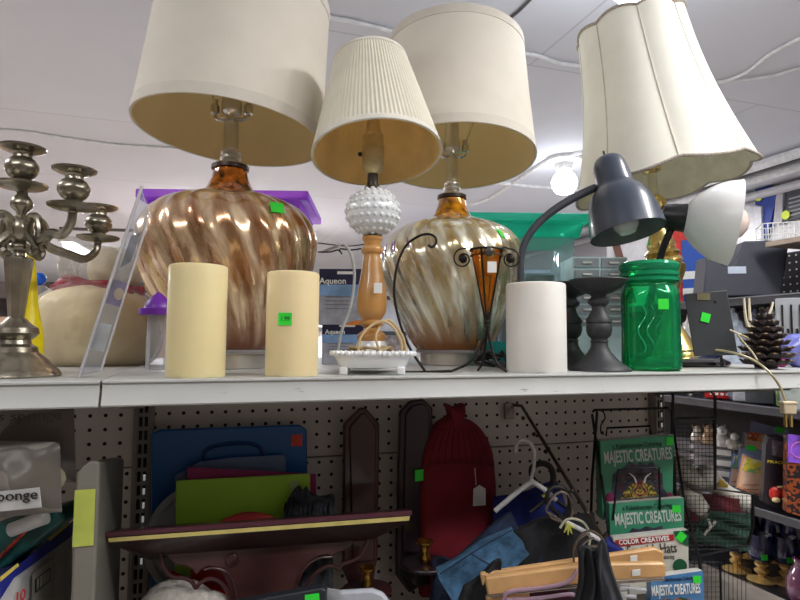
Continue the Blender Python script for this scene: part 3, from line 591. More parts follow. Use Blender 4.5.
ringp = [(16.5*s*math.cos(a*PI/12), 16.5*s*math.sin(a*PI/12), zt) for a in range(25)]; b.tube(ringp, .0018, 6)
ringp = [(16*s*math.cos(a*PI/12), 16*s*math.sin(a*PI/12), zt-6*s) for a in range(25)]; b.tube(ringp, .0012, 6)
zk = f.z(487, 322)
for i in range(4):
    a = PI/4+i*PI/2+.3; h = Vector((math.cos(a), math.sin(a), 0))
    b.tube([h*1.5*s+Vector((0, 0, zk)), h*16*s+Vector((0, 0, zt))], .0016, 6)
b.sph((0, 0, zk), 3.4*s); b.sph((0, 0, zk-4*s), 2.6*s)
fr = f.obj('iron_frame', b, IR)
for i, (px_, py_) in enumerate(((450, 371), (507, 371), (478, 371))):
    q = f.p(px_, py_, (-.012, -.012, .04)[i]); q.z = .0015
    m1 = Vector((q.x*.12, q.y*.12, zk*.66)); m2 = Vector((q.x*.45, q.y*.45, zk*.22))
    b = MB(); b.tube([(0, 0, zk-2*s), m1, m2, q], .0021, 8, n=5); f.obj('leg', b, IR)
for sg in (-1, 1):
    b = MB(); c0 = Vector((sg*24*s, 0, zt-9*s)); pts = [(sg*13*s, 0, zt-2*s), (sg*17*s, 0, zt+3*s)]
    for k in range(22):
        a = PI/2*1.1-k*.42; r = (10.5-k*.36)*s; pts.append((c0.x-sg*math.cos(a+PI)*r*-1*-1 if False else c0.x+sg*math.cos(a)*r, 0, c0.z+math.sin(a)*r))
    b.tube(pts, .0014, 6, n=2); b.sph(c0, 4.5*s, (1, .6, 1), f=lambda v: 1+.12*math.sin(9*v.x)*math.sin(9*v.z)); f.obj('scroll', b, IR, fr)
b = MB(); b.sph((0, -16*s, zt-4*s), 5*s, (1, .5, 1)); f.obj('rosette', b, mat('grey_iron', (82, 78, 74), .4, metal=.7), fr)
# ================================================================ BLACK CANDLE HOLDERS
MBK = mat('matte_black', (44, 44, 48), .55, var=.05)
def blackholder(label, px, pt, Y, k):
    f = F('black_candle_holder', label, 'candle holder', px, 325, Y, group='turned black candle holders'); s = f.s*k
    P = [(30, 0), (30, 1), (28, 4), (21, 8), (15, 14), (11, 19), (8.5, 24), (8, 28), (9, 29), (8, 30), (8, 32), (11, 35), (12.5, 40), (12.5, 44), (11.5, 47), (12.5, 48), (12.5, 51), (9, 56), (7, 60), (6.5, 64), (10, 67), (10.5, 70), (7, 74), (8, 76), (14, 78), (22, 83), (27, 88), (29, 90), (28.5, 91), (24, 88), (10, 84), (1, 83)]
    b = MB(); b.lathe([(r*s, z*s) for r, z in P], 44); f.obj('turned_pedestal', b, MBK); return f
blackholder('black turned pedestal candle holder in front, right of the white candle', 599, 280, .062, 1.0)
blackholder('black turned pedestal candle holder behind, half hidden by the white candle', 570, 290, .168, .93)
# ================================================================ GREEN JAR
f = F('green_mason_jar', 'translucent green glass mason jar with ribbed screw neck and green sticker', 'jar', 650, 315, .062)
s = f.s*.98
GJ = clear('green_glass', (48, 190, 120), .16, .04, body=(0, 120, 70))
def glassy(name, col, dens):
    m = bpy.data.materials.new(name); m.use_nodes = True; nt = m.node_tree; N = nt.nodes; L = nt.links; N.remove(N['Principled BSDF'])
    t = N.new('ShaderNodeBsdfTransparent'); t.inputs['Color'].default_value = lin(col)+(1,); g = N.new('ShaderNodeBsdfGlossy'); g.inputs['Roughness'].default_value = .05; g.inputs['Color'].default_value = (.7, 1, .85, 1)
    df = N.new('ShaderNodeBsdfDiffuse'); df.inputs['Color'].default_value = lin((60, 225, 160))+(1,); lw = N.new('ShaderNodeLayerWeight'); lw.inputs['Blend'].default_value = .3
    m1 = N.new('ShaderNodeMixShader'); m1.inputs['Fac'].default_value = dens; L.new(t.outputs[0], m1.inputs[1]); L.new(df.outputs[0], m1.inputs[2])
    m2 = N.new('ShaderNodeMixShader'); L.new(lw.outputs['Fresnel'], m2.inputs['Fac']); L.new(m1.outputs[0], m2.inputs[1]); L.new(g.outputs[0], m2.inputs[2]); L.new(m2.outputs[0], N['Material Output'].inputs['Surface']); return m
GJ = glassy('green_jar_glass', (150, 250, 212), .12)
def sq(a, e=3.2): 
    c_, s_ = abs(math.cos(a)), abs(math.sin(a)); return 1/((c_**e+s_**e)**(1/e))
def sqmod(a, z):
    return 1+(sq(a+.35)-1)*.75 if z < f.z(651, 296) else 1+(sq(a+.35)-1)*.75*max(0, 1-(z-f.z(651, 296))/.02)
b = MB(); pr = spl(f.prof(651, [(24, 371), (27.5, 368), (28, 362), (27.5, 330), (27.5, 300), (26.5, 291), (24.5, 286), (24.5, 283)]), 4)
b.lathe(pr, 64, mod=sqmod, caps=False); b.lathe([(.5*s, .004), (24*s, .003), (25*s, .001)], 64, mod=sqmod, caps=False); f.obj('jar_body', b, GJ, sharp=60)
b = MB(); b.lathe([(r*.94, z) for r, z in pr], 48, mod=sqmod, caps=False); 
for sx_ in (-14, -6, 4, 13): b.tube([(sx_*s, -25.5*s, f.z(651, 360)), (sx_*s, -25.5*s, f.z(651, 300))], .0011, 6)
b.tube([(-23*s, -25*s, f.z(651, 354)), (23*s, -25*s, f.z(651, 354))], .0016, 6)
f.obj('inner_glass', b, GJ)
b = MB(); b.lathe(f.prof(651, [(24.5, 284), (28, 282), (28, 279.5), (26, 278.5), (28, 276.5), (28, 273.5), (26, 272.5), (28, 270), (28.5, 266), (27, 263.5), (24, 262.5), (22, 263.5)]), 56); f.obj('screw_neck', b, glassy('green_neck_glass', (60, 170, 115), .3))
b = MB(); b.tube([(27.5*s*math.cos(i*PI/24), 27.5*s*math.sin(i*PI/24), f.z(651, 268)) for i in range(49)], .0009, 6); f.obj('wire_band', b, CHR)
sticker(f, 663.5, 304, 10, 10, -30*s)
# embossed panel relief
b = MB()
for sx_ in (-9, 0, 9):
    b.tube([f.p(651+sx_+4*math.sin(k*1.1), 305+k*6, -26.5*s) for k in range(9)], .0013, 6, n=3)
f.obj('embossed_pattern', b, glassy('green_emboss', (40, 140, 90), .35))
# ================================================================ BRASS LAMP WITH BELL SHADE
BR = mat('polished_brass', (226, 196, 120), .26, metal=.85, var=.12, scale=30, coat=.3)
f = F('brass_table_lamp', 'brass table lamp with cream scalloped bell shade behind the green jar', 'lamp', 664, 260, .235); s = f.s
LN = Matrix.Rotation(math.radians(-6.0), 4, 'Y')
def H(y): return f.z(664, y)
zl = lambda lst: [(r*s, H(y)) for r, y in lst]
zl2 = lambda lst: [(r*s*(.95 if y > 300 else .72), H(y)) for r, y in lst]
b = MB(); b.lathe([(44*s, 0), (46*s, .004), (46*s, .010), (40*s, .017), (20*s, .019)], 48, c=(11*s, 0, 0)); f.obj('black_base', b, mat('black_lacquer', (20, 20, 22), .15, coat=.6))
b = MB(); b.M = Matrix.Translation((10*s, 0, 0)) @ LN
b.lathe(zl2([(24, 357), (23, 352), (19, 345), (14, 335), (9, 325), (7, 315), (9, 308), (12, 300), (16, 290), (22, 280), (27, 272), (28, 266), (22, 263), (26, 261), (24, 258), (20, 256), (24, 253), (18, 249), (19, 244), (17, 240), (12, 230), (10, 222), (12, 215), (9, 210), (14, 207), (15, 203), (12, 199), (10, 197), (5, 194)]), 40); bb = f.obj('brass_body', b, BR)
b = MB(); b.M = Matrix.Translation((10*s, 0, 0)) @ LN; b.lathe(zl([(4.5, 196), (4.5, 173)]), 16); f.obj('tube', b, mat('ivory_tube', (225, 215, 180), .4), bb)
b = MB(); b.M = Matrix.Translation((10*s, 0, 0)) @ LN; b.lathe(zl([(3, 174), (9, 170), (10, 166), (8.5, 162), (8.5, 154), (6, 150), (4, 148)]), 20); f.obj('socket', b, BR, bb)
# scalloped bell shade 
cb = f.p(662, 180); ct = f.p(632, 28); ax = Vector((ct.x-cb.x, 0, ct.z-cb.z)); hs = ax.length
T = Matrix.Translation(Vector((cb.x, 0, cb.z))) @ Matrix.Rotation(math.atan2(ax.x, ax.z), 4, 'Y') @ Matrix.Rotation(math.radians(-2), 4, 'X')
NPAN = 8; RB, RT = 84*s, 52*s; PH = .25
def bell(t):   # t 0 bottom..1 top : concave flare
    return RT+(RB-RT)*((1-t)**2.2*.62+(1-t)*.38)
def pan(a):    # scalloped octagon
    u = ((a+PH) % (2*PI/NPAN))/(2*PI/NPAN); return 1-.0*u+.045*math.sin(PI*u)-.02
def bellsurf(k, zoff=0):
    def fn(u, v):
        a = u*2*PI; q = ((a+PH) % (2*PI/NPAN))/(2*PI/NPAN); r = bell(v)*pan(a)+k
        z = hs*v-(1-v)**6*.012*math.sin(PI*q)*-1*(-1)+(v**6)*.008*math.sin(PI*q)
        return (r*math.cos(a), r*math.sin(a), z+zoff)
    return fn
CR = mat('cream_silk', (238, 236, 224), .7, var=.012, sub=.0)
b = MB(); b.M = T; b.grid(bellsurf(0), 160, 20); sh = f.obj('bell_shade', b, CR, sharp=28)
b = MB(); b.M = T; b.grid(bellsurf(-.003), 160, 20); f.obj('shade_lining', b, mat('cream_lining', (222, 218, 196), .8), sh)
TR = mat('grey_beige_trim', (168, 158, 146), .8, var=.15, scale=200)
for v, rr, nm in ((0, .0034, 'lower_trim'), (1, .0034, 'upper_trim')):
    b = MB(); b.M = T; g = bellsurf(.0008); b.tube([g(i/160, v) for i in range(161)], rr, 8); f.obj(nm, b, TR, sh)
for i in range(NPAN):
    b = MB(); b.M = T; a = (2*PI/NPAN*i-PH) % (2*PI); g = bellsurf(.0006); b.tube([g(a/(2*PI), j/16) for j in range(17)], .0013, 6); f.obj('shade_rib', b, mat('rib_tape', (196, 190, 174), .8), sh)
# cord with plug hanging over the lip
f = F('lamp_power_cord', 'clear brown lamp cord with beige plug dangling over the shelf edge', 'cord', 745, 360, .02)
b = MB(); b.tube([f.p(664, 352, .10), f.p(690, 351, .09), f.p(715, 350, .05), f.p(738, 354, .01), f.p(755, 361, -.01), f.p(768, 371, -.035), f.p(779, 385, -.04), f.p(786, 402, -.04)], .0022, 8, n=6)
b.tube([f.p(730, 330, .04), f.p(748, 338, .03), f.p(738, 335, .02), f.p(752, 352, .0), f.p(757, 360, -.008)], .0018, 8, n=6); f.obj('cord', b, mat('clear_brown_cord', (170, 156, 120), .3, coat=.5))
b = MB(); c = f.p(788, 408, -.04); b.box(c, (12*f.s, .014, 11*f.s)); b.box(c+Vector((0, 0, 5*f.s)), (14*f.s, .016, 3*f.s)); f.obj('plug_body', b, mat('beige_plug', (196, 180, 152), .45), bevel=.002)
b = MB(); c = f.p(788, 420, -.04)
for sx_ in (-2.6, 2.6): b.box(c+Vector((sx_*f.s, 0, 0)), (1.6*f.s, .006, 13*f.s))
f.obj('plug_prong', b, BR)
# ================================================================ GOOSENECK DESK LAMP
f = F('gooseneck_desk_lamp', 'dark blue-grey gooseneck desk lamp bending right above the white candle', 'lamp', 524, 300, .18); s = f.s
DB = mat('slate_metal', (60, 68, 84), .32, var=.02, coat=.3); RUB = mat('dark_rubber', (58, 62, 70), .5)
b = MB(); b.lathe([(.052, 0), (.054, .004), (.052, .012), (.02, .018), (.008, .022)], 44); f.obj('lamp_base', b, DB)
b = MB(); b.tube([(0, 0, .015), f.p(522, 320), f.p(521, 290), f.p(521, 262), f.p(524, 245), f.p(534, 228), f.p(550, 213), f.p(570, 200), f.p(590, 190), f.p(602, 186)], [4*s, 3.6*s, 3.4*s, 3.4*s, 3.6*s, 3.8*s, 4*s, 4.2*s, 4.2*s, 4*s], 12, n=6); f.obj('gooseneck', b, RUB)
# head : axis from cap to mouth
a0 = f.p(607, 158, .0); a1 = f.p(628, 233, -.03); d = (a1-a0); Lh = d.length; zax = d.normalized()
Q = zax.to_track_quat('Z', 'Y').to_matrix().to_4x4(); T = Matrix.Translation(a0) @ Q
P = [(2, -.02), (10, 0), (14, .05), (16.5, .15), (18, .32), (19, .40), (24, .46), (29, .56), (33, .72), (35, .88), (36, 1.0)]
b = MB(); b.M = T; b.lathe([(r*s, t*Lh) for r, t in spl(P, 2)], 56, caps=False); b.lathe([(r*s-.0012, t*Lh) for r, t in P[2:]], 56, caps=False); hd = f.obj('lamp_head', b, DB)
b = MB(); b.M = T; b.lathe([(r*s-.002, t*Lh) for r, t in P[5:]], 56, caps=False); f.obj('head_interior', b, mat('grey_reflector', (128, 132, 138), .45), hd)
b = MB(); b.M = T; b.lathe([(.010, Lh*.45), (.013, Lh*.55), (.018, Lh*.7), (.023, Lh*.83), (.0225, Lh*.92), (.014, Lh*1.0), (.002, Lh*1.02)], 28); f.obj('bulb', b, mat('frosted_bulb', (214, 216, 220), .25, coat=.5), hd)
b = MB(); q = f.p(605, 158); b.tube([q, f.p(603.5, 151)], .0022, 8); b.lathe([(.005, -.002), (.005, .002)], 12, c=q); f.obj('switch', b, BLK, hd)
# ================================================================ WHITE SHADED DESK LAMP
f = F('white_desk_lamp', 'desk lamp with white plastic shade and black socket facing right', 'lamp', 655, 330, .135); s = f.s
WM = mat('white_shade_plastic', (236, 236, 236), .35, var=.01, coat=.2)
b = MB(); b.tube([f.p(640, 345, .02), f.p(659, 262, .01), f.p(668, 236, .0), f.p(674, 222, .0)], 3.6*s, 10, n=3); b.lathe([(.034, 0), (.034, .008), (.012, .014), (.004, .06)], 32, c=(f.p(640, 345, .02).x, f.p(640, 345, .02).y, 0)); f.obj('black_arm', b, BLK)
a0 = f.p(662, 216); a1 = f.p(735, 223, -.045); d = a1-a0; Lh = d.length; T = Matrix.Translation(a0) @ d.normalized().to_track_quat('Z', 'Y').to_matrix().to_4x4()
b = MB(); b.M = T; b.lathe([(9*s, 0), (12*s, .002), (13*s, Lh*.12), (14.5*s, Lh*.34), (14.5*s, Lh*.36), (2*s, Lh*.37)], 32); hd = f.obj('socket_housing', b, BLK)
P = [(14, .33), (19, .38), (26, .48), (34, .64), (39, .8), (42, 1.0)]
b = MB(); b.M = T; b.lathe([(r*s, t*Lh) for r, t in spl(P, 3)], 64, caps=False); b.lathe([(r*s-.0015, t*Lh) for r, t in P], 64, caps=False); b.lathe([(42*s, Lh), (42*s-.0015, Lh+.0004)], 64, caps=False); f.obj('white_shade', b, WM, hd)
b = MB(); b.M = T; b.lathe([(8*s, Lh*.4), (9*s, Lh*.55), (14*s, Lh*.75), (18*s, Lh*.95), (17*s, Lh*1.02), (12*s, Lh*1.12), (6*s, Lh*1.17), (1*s, Lh*1.18)], 32); f.obj('bulb', b, mat('pinkish_bulb', (226, 206, 196), .2, coat=.6), hd)
# ================================================================ PICTURE FRAME BACK
f = F('tabletop_picture', 'black picture frame leaning back seen from behind with green sticker', 'picture frame', 713, 330, .075); s = f.s
FB = mat('black_board', (42, 44, 48), .6, bump=.1)
ML = Matrix.Identity(4)
b = quadbox(f, [(694, 356), (738, 355), (727, 290), (684, 294)], 0, .006); fr = f.obj('backing_board', b, FB, bevel=.0015)
c = f.p(703.5, 296.5, -.001); b = MB(); b.box(c, (13*s, .001, 7*s)); f.obj('brass_latch', b, mat('dull_brass', (120, 112, 84), .5, metal=.5))
sticker(f, 705.5, 317.5, 9, 9, -.0012, tilt=15)
b = MB(); b.tube([f.p(715, 300, .0), f.p(722, 366, .05)], .003, 6); f.obj('easel_leg', b, FB)
# ================================================================ PINE CONE
f = F('dark_pine_cone', 'large dark brown pine cone ornament with gold tipped scales', 'pine cone', 765, 338, .055); s = f.s
b = MB(); bt = MB(); cx = 0; zt = f.z(765, 309); b.lathe([(2*s, 0), (10*s, .002), (14*s, zt*.3), (10*s, zt*.7), (3*s, zt*.96)], 16)
rows = 9
for j in range(rows):
    t = j/(rows-1); z = zt*(.10+.86*t); R = (24*(1-t)**.75+4)*s*(1 if j else .8); n = max(5, int(13*(1-t*.6)))
    for i in range(n):
        a = 2*PI*(i+.5*(j % 2))/n; h = Vector((math.cos(a), math.sin(a), 0)); w_ = 2*PI*R/n*.46; sd = Vector((-h.y, h.x, 0))
        p0 = h*R*.35+Vector((0, 0, z-.004)); p1 = h*R*.86+Vector((0, 0, z-.002)); p2 = h*R+Vector((0, 0, z+.004)); th = Vector((0, 0, .0035))
        vs = []
        for p_, ww in ((p0, w_*.5), (p1, w_*1.0), (p2, w_*.55)): vs += [p_-sd*ww, p_+sd*ww, p_+sd*ww+th, p_-sd*ww+th]
        b.add(vs, [(0, 1, 2, 3), (11, 10, 9, 8)]+[(k*4+q, k*4+(q+1) % 4, k*4+4+(q+1) % 4, k*4+4+q) for k in (0, 1) for q in range(4)])
        bt.sph(p2+th*.6, w_*.34, (1, 1, .45), 8, 6)
f.obj('scales', b, mat('dark_cone', (46, 34, 34), .55, var=.2)); f.obj('gold_scale_tips', bt, mat('gold_tip', (120, 100, 78), .5, metal=.3, var=.3))
f = F('pale_antler_twig', 'pale forked antler twig standing behind the pine cone', 'twig', 750, 330, .12); b = MB()
b.tube([f.p(757, 352), f.p(752, 335), f.p(746, 320), f.p(744, 298)], [.004, .0035, .003, .002], 8, n=4); b.tube([f.p(752, 332), f.p(750, 318), f.p(749, 298)], [.0035, .003, .002], 8, n=4); b.tube([f.p(755, 345, .0), f.p(762, 325), f.p(770, 312), f.p(773, 302)], [.003, .003, .0025, .002], 8, n=4); b.tube([f.p(757, 352), (f.p(757, 352).x, 0, 0)], .004, 8); f.obj('twig', b, mat('bone', (222, 212, 188), .5))
f = F('purple_blue_bag', 'periwinkle plastic bag lump at the right end of the shelf', 'bag', 797, 345, .10); b = MB(); b.sph((0, 0, .035), .042, (1, .7, .82), f=lambda v: 1+.08*math.sin(7*v.x+5*v.z)); f.obj('bag_body', b, mat('periwinkle_plastic', (112, 118, 190), .25, coat=.4, var=.15))
f = F('pink_ball', 'small bright pink ball beside the pine cone', 'ball', 781, 357, .115); b = MB(); b.sph((0, 0, .013), .0135, (1, 1, .95)); f.obj('ball', b, mat('hot_pink', (226, 70, 170), .5))
# ================================================================ AQUEON BOXES
NAVY = mat('navy_print', (24, 28, 66), .4, var=.05); BLU = mat('light_blue_print', (130, 168, 214), .4, var=.15, scale=20); ORG = mat('orange_print', (216, 130, 50), .4, var=.2, scale=40); PALE = mat('pale_print', (172, 176, 190), .45, var=.1, scale=60)
for (x0, x1, y0, y1, Y, z0, lab) in ((319, 372, 269, 325, .42, None, 'upper navy and blue cardboard box with white brand name behind the wooden stem'), (322, 372, 323, 366, .42, 0, 'lower navy and blue cardboard box under the matching one behind the wooden stem')):
    f = F('cardboard_box', lab, 'box', (x0+x1)/2, (y0+y1)/2, Y, z0=0); zt = f.z(345, y0); zb = f.z(345, y1) if z0 is None else 0
    if z0 is None: f.e.location.z = zb; f.R.z = zb; zt -= zb; zb = 0
    w_ = (x1-x0)*f.s; h = zt-zb
    b = MB(); b.box((0, .03, h/2), (w_, .06, h)); bx = f.obj('carton', b, PALE, bevel=.001)
    b = MB(); b.box((0, -.0008, h*.86), (w_, .001, h*.28)); f.obj('navy_panel', b, NAVY, bx)
    b = MB(); b.box((0, -.0008, h*.62), (w_, .001, h*.2)); f.obj('blue_panel', b, BLU, bx)
    b = MB(); b.prism([(-w_*.1, h*.0), (w_*.5, 0), (w_*.5, h*.10), (w_*.2, h*.08)], -.0014, -.0006); f.obj('orange_swoosh', b, ORG, bx)
    text('Aqueon', WINK, bx, (-w_*.24, -.0018, h*.78), h*.15, 1.0, bold=.0003)
    for i in range(4):
        b = MB(); b.box((-w_*.12, -.0014, h*(.5-.07*i)), (w_*.5, .0006, h*.012)); f.obj('print_line', b, mat('grey_print', (120, 124, 140), .6), bx)
    b = MB(); b.box((0, -.0015, h*.93), (w_*.32, .0008, h*.05)); f.obj('hang_slot', b, WHITEP, bx)
f = F('white_cable', 'thin grey-white cable arching down behind the milk glass dish', 'cable', 350, 300, .25); b = MB()
b.tube([f.p(322, 252, .1), f.p(335, 247), f.p(343, 244), f.p(350, 252), f.p(354, 268), f.p(354, 285), f.p(350, 308), f.p(342, 330), f.p(338, 350), f.p(338, 362)], .0028, 8, n=6); f.obj('cable', b, mat('grey_white_cable', (170, 172, 172), .45))
f = F('black_wire', 'thin black wire with a small loop strung left of the wooden lamp stem', 'wire', 340, 250, .30); b = MB()
b.tube([f.p(318, 252), f.p(330, 252), f.p(338, 250), f.p(342, 254), f.p(340, 249), f.p(352, 250), f.p(364, 248)], .0015, 6, n=6); b.tube([f.p(318, 243), f.p(335, 245), f.p(350, 246), f.p(366, 244)], .0012, 6, n=5); f.obj('wire', b, IR)
# small things behind glass lamp / candle
f = F('pink_floral_box', 'small pink and white patterned box right of the wooden stem', 'box', 393, 345, .42); b = MB(); b.box((0, .02, .03), (.05, .04, .06)); f.obj('carton', b, mat('pink_floral', (226, 190, 205), .5, var=.4, scale=70))
f = F('white_string_light_pack', 'white boxed pack standing behind the wooden stem top', 'box', 370, 262, .55); b = MB(); b.box((0, .02, .10), (.05, .04, .20)); f.obj('carton', b, WHITEP, bevel=.002)
f = F('teal_glass_bowl', 'teal glass piece glinting behind the votive legs', 'bowl', 510, 350, .245); b = MB(); b.lathe([(.02, 0), (.03, .005), (.045, .03), (.05, .05), (.047, .05), (.04, .028), (.02, .008)], 32); f.obj('bowl_body', b, clear('teal_glass', (110, 220, 210), .4, .05, body=(60, 190, 190)))
f = F('small_black_pot', 'small dark lump of cord beside the white candle foot', 'cord bundle', 492, 360, .15); b = MB()
random.seed(3)
b.tube([Vector((random.uniform(-.03, .03), random.uniform(-.012, .012), .004+random.uniform(0, .03))) for i in range(14)], .003, 6, n=4); f.obj('cord_bundle', b, BLK)
# drawer unit and framed picture on shelf behind
f = F('plastic_drawer_box', 'small white and aqua plastic drawer box behind the black candle holders', 'drawer box', 600, 270, .34); s = f.s
zt = f.z(600, 257); b = MB(); b.box((0, .05, zt/2), (56*s, .10, zt)); bx = f.obj('drawer_casing', b, mat('aqua_white_plastic', (190, 216, 220), .3, var=.08, scale=25), bevel=.002)
for j in range(6):
    for i in range(2):
        b = MB(); z = zt-.014-j*.027; b.box(((-.5+i)*27*s, -.002, z), (24*s, .004, .021)); d_ = f.obj('drawer', b, clear('drawer_front', (196, 226, 232), .35, .1), bx)
        b = MB(); b.box(((-.5+i)*27*s, -.006, z), (9*s, .006, .004)); f.obj('pull', b, WHITEP, d_)
# ================================================================ RIGHT AISLE UNIT
XF = 1.62; XBK = 1.98; Y0, Y1 = -.55, 2.6
DKM = mat('dark_shelf_metal', (46, 46, 52), .4); LPL = mat('grey_label_strip', (66, 68, 76), .35, var=.1)
def zr(px, py, X=XF): return atx(px, py, X).z
ZS = [zr(770, 407), zr(770, 511), zr(770, 600)]; ZTOP = zr(745, 297); ZB = zr(792, 247, XBK-.1)
U = bpy.data.objects.new('aisle_shelving', None); C.objects.link(U); U.location = (XF, (Y0+Y1)/2, ZF); tag(U, 'dark metal shelving unit across the aisle on the right', 'shelf')
def uo(name, b, m, **k):
    for i, v in enumerate(b.v): b.v[i] = (v[0]-XF, v[1]-(Y0+Y1)/2, v[2]-ZF)
    return obj(name, b, m, U, **k)
for i, z in enumerate(ZS+[ZTOP]):
    d0 = XF if i < 3 else XF+.02
    b = MB(); b.box(((d0+XBK)/2, (Y0+Y1)/2, z-.012), (XBK-d0, Y1-Y0, .02)); uo('shelf_board', b, DKM)
    b = MB(); b.box((d0-.004, (Y0+Y1)/2, z-.012), (.008, Y1-Y0, .024)); uo('price_rail', b, LPL if i < 3 else DKM)
    b = MB(); b.box((d0-.009, (Y0+Y1)/2, z+.000), (.003, Y1-Y0, .004)); uo('rail_edge', b, mat('pale_edge', (112, 114, 124), .3))
b = MB(); b.box((XBK+.005, (Y0+Y1)/2, (ZF+ZB)/2), (.01, Y1-Y0, ZB-ZF)); uo('back_panel', b, mat('dark_backboard', (52, 50, 56), .7))
dark = pegmat('dark_pegboard', (44, 42, 48), hole=(.75, .75, .75, 1)); nt = dark.node_tree
b = MB(); b.box((0, 0, 0), (Y1-Y0, .004, ZB-ZTOP-.02)); o = obj('pegboard_strip', b, dark, U, loc=(XBK-.006-XF, 0, (ZB+ZTOP)/2-ZF), rotz=PI/2)
b = MB(); b.box((XBK-.13, (Y0+.62)/2, ZB-.008), (.28, .62-Y0, .016)); uo('top_board', b, mat('tan_board', (168, 150, 134), .6))
# helper: things standing on the aisle unit
def rf(name, label, cat, px, py, X, z0, rotz=YAW-PI/5, group=None): return F(name, label, cat, px, py, 0, z0=z0, X=X, rot=rotz, group=group)
# tool case
f = F('black_tool_case', 'black hard plastic tool case with a notched front on the top aisle shelf', 'tool case', 745, 270, 0, z0=ZTOP, X=1.70, rot=YAW-.12)
CS = mat('case_plastic', (58, 60, 70), .5, var=.04)
b = MB(); b.prism(f.poly([(703, 297), (782, 296), (789, 247), (783, 240), (744, 241), (739, 255), (732, 266), (724, 266), (716, 259), (707, 256)]), -.0, .10); cs = f.obj('case_shell', b, CS, bevel=.006)
b = MB(); b.box(f.p(737, 270, -.001), (17*f.s, .002, 7*f.s)); f.obj('silver_badge', b, mat('badge', (190, 200, 215), .3), cs)
sticker(f, 711, 258, 6, 3, -.002, cs)
# white wire basket
f = F('white_wire_basket', 'white wire basket on the highest board by the right wall', 'basket', 785, 235, 0, z0=ZB, X=1.86, rot=YAW-.35)
b = MB(); w_ = .075; zt = f.z(785, 225)
for i in range(11):
    x = -w_+i*.2*w_
    for y in (-.05, .05): b.tube([(x, y, .003), (x, y, zt)], .0016, 5)
for y in (-.05, .05):
    for z in (.004, zt*.5, zt): b.tube([(-w_, y, z), (w_, y, z)], .002, 5)
for x in (-w_, w_):
    for z in (.004, zt): b.tube([(x, -.05, z), (x, .05, z)], .002, 5)
f.obj('wire_grid', b, SOCK)
# things hung on the white wall, seen over the unit
def wallthing(name, label, cat, pts, m, th=.03, X=XR-.04):
    f = F(name, label, cat, sum(p[0] for p in pts)/len(pts), sum(p[1] for p in pts)/len(pts), 0, z0=0, X=X, rot=-PI/2)
    f.e.location.z = atx(pts[0][0], max(p[1] for p in pts), X).z; f.R.z = f.e.location.z
    b = MB(); b.prism(f.poly(pts), 0, th); return f, f.obj('face', b, m, bevel=.002)
f, o = wallthing('blue_paper_pack', 'royal blue hanging pack with yellow tag on the white wall', 'pack', [(755, 185), (767, 184), (778, 190), (770, 225), (763, 243), (762, 206), (755, 205)], mat('royal_blue', (38, 62, 150), .5, var=.15))
c = f.p(759, 197, -.008); b = MB(); b.M = Matrix.Translation(c) @ Matrix.Rotation(PI/2, 4, 'X'); b.lathe([(.03, 0), (.03, .006)], 16); f.obj('yellow_tag', b, LIME)
f, o = wallthing('hanging_white_box', 'white boxed item hanging below the blue pack', 'box', [(741, 205), (761, 207), (762, 243), (742, 240)], mat('white_card', (226, 226, 230), .5), X=XR-.06)
f, o = wallthing('dark_gloves_pack', 'dark charcoal pack with white lines of print on the right wall', 'pack', [(788, 190), (812, 183), (812, 215), (783, 222)], mat('charcoal_pack', (58, 60, 66), .5))
for i in range(5):
    b = MB(); b.tube([f.p(789, 199+i*4.2, -.004), f.p(812, 193+i*4.2, -.004)], .006, 4); f.obj('print_line', b, mat('pale_line', (170, 172, 176), .5), o)
c = f.p(786, 215, -.01); b = MB(); b.M = Matrix.Translation(c) @ Matrix.Rotation(PI/2, 4, 'X'); b.lathe([(.03, 0), (.03, .006)], 16); f.obj('yellow_tag', b, LIME)
f, o = wallthing('grey_pouch', 'light grey pouch hanging between the blue and charcoal packs', 'pouch', [(777, 184), (783, 186), (782, 224), (773, 224)], mat('light_grey_pouch', (182, 178, 182), .6))
# items on aisle top shelf left part near brass lamp
f = rf('red_gift_bag', 'red patterned pack with a yellow dot between the brass and white lamps', 'bag', 678, 245, 1.75, ZTOP); zt = f.z(678, 228)
b = MB(); b.prism([(-.055, 0), (.055, 0), (.05, zt), (-.03, zt)], -.02, .02); f.obj('bag_body', b, mat('red_paper', (214, 52, 44), .5, var=.2, scale=30), bevel=.003)
b = MB(); b.sph((.02, -.024, zt*.4), .014, (1, .2, 1)); f.obj('yellow_tag', b, LIME)
f = rf('blue_white_box', 'blue and white striped box standing left of the tool case', 'box', 696, 255, 1.78, ZTOP); zt = f.z(696, 240)
b = MB(); b.box((0, 0, zt/2), (.09, .05, zt)); bx = f.obj('carton', b, mat('strong_blue', (38, 80, 170), .5), bevel=.002)
b = MB(); b.box((0, -.026, zt*.45), (.09, .002, zt*.12)); b.box((0, -.026, zt*.2), (.09, .002, zt*.1)); f.obj('white_stripe', b, WHITEP, bx)
f = rf('white_carton', 'plain white carton behind the gooseneck lamp head', 'box', 636, 255, 1.75, ZTOP); zt = f.z(636, 232)
b = MB(); b.box((0, 0, zt/2), (.22, .10, zt)); f.obj('carton', b, mat('white_card', (226, 226, 230), .5), bevel=.003)
b = MB(); b.M = rot('Y', -14, (-.04, 0, zt*.5)); b.box((-.04, -.054, zt*.5), (.03, .004, zt*.9)); f.obj('brown_strap', b, mat('brown_strap', (120, 84, 74), .6))
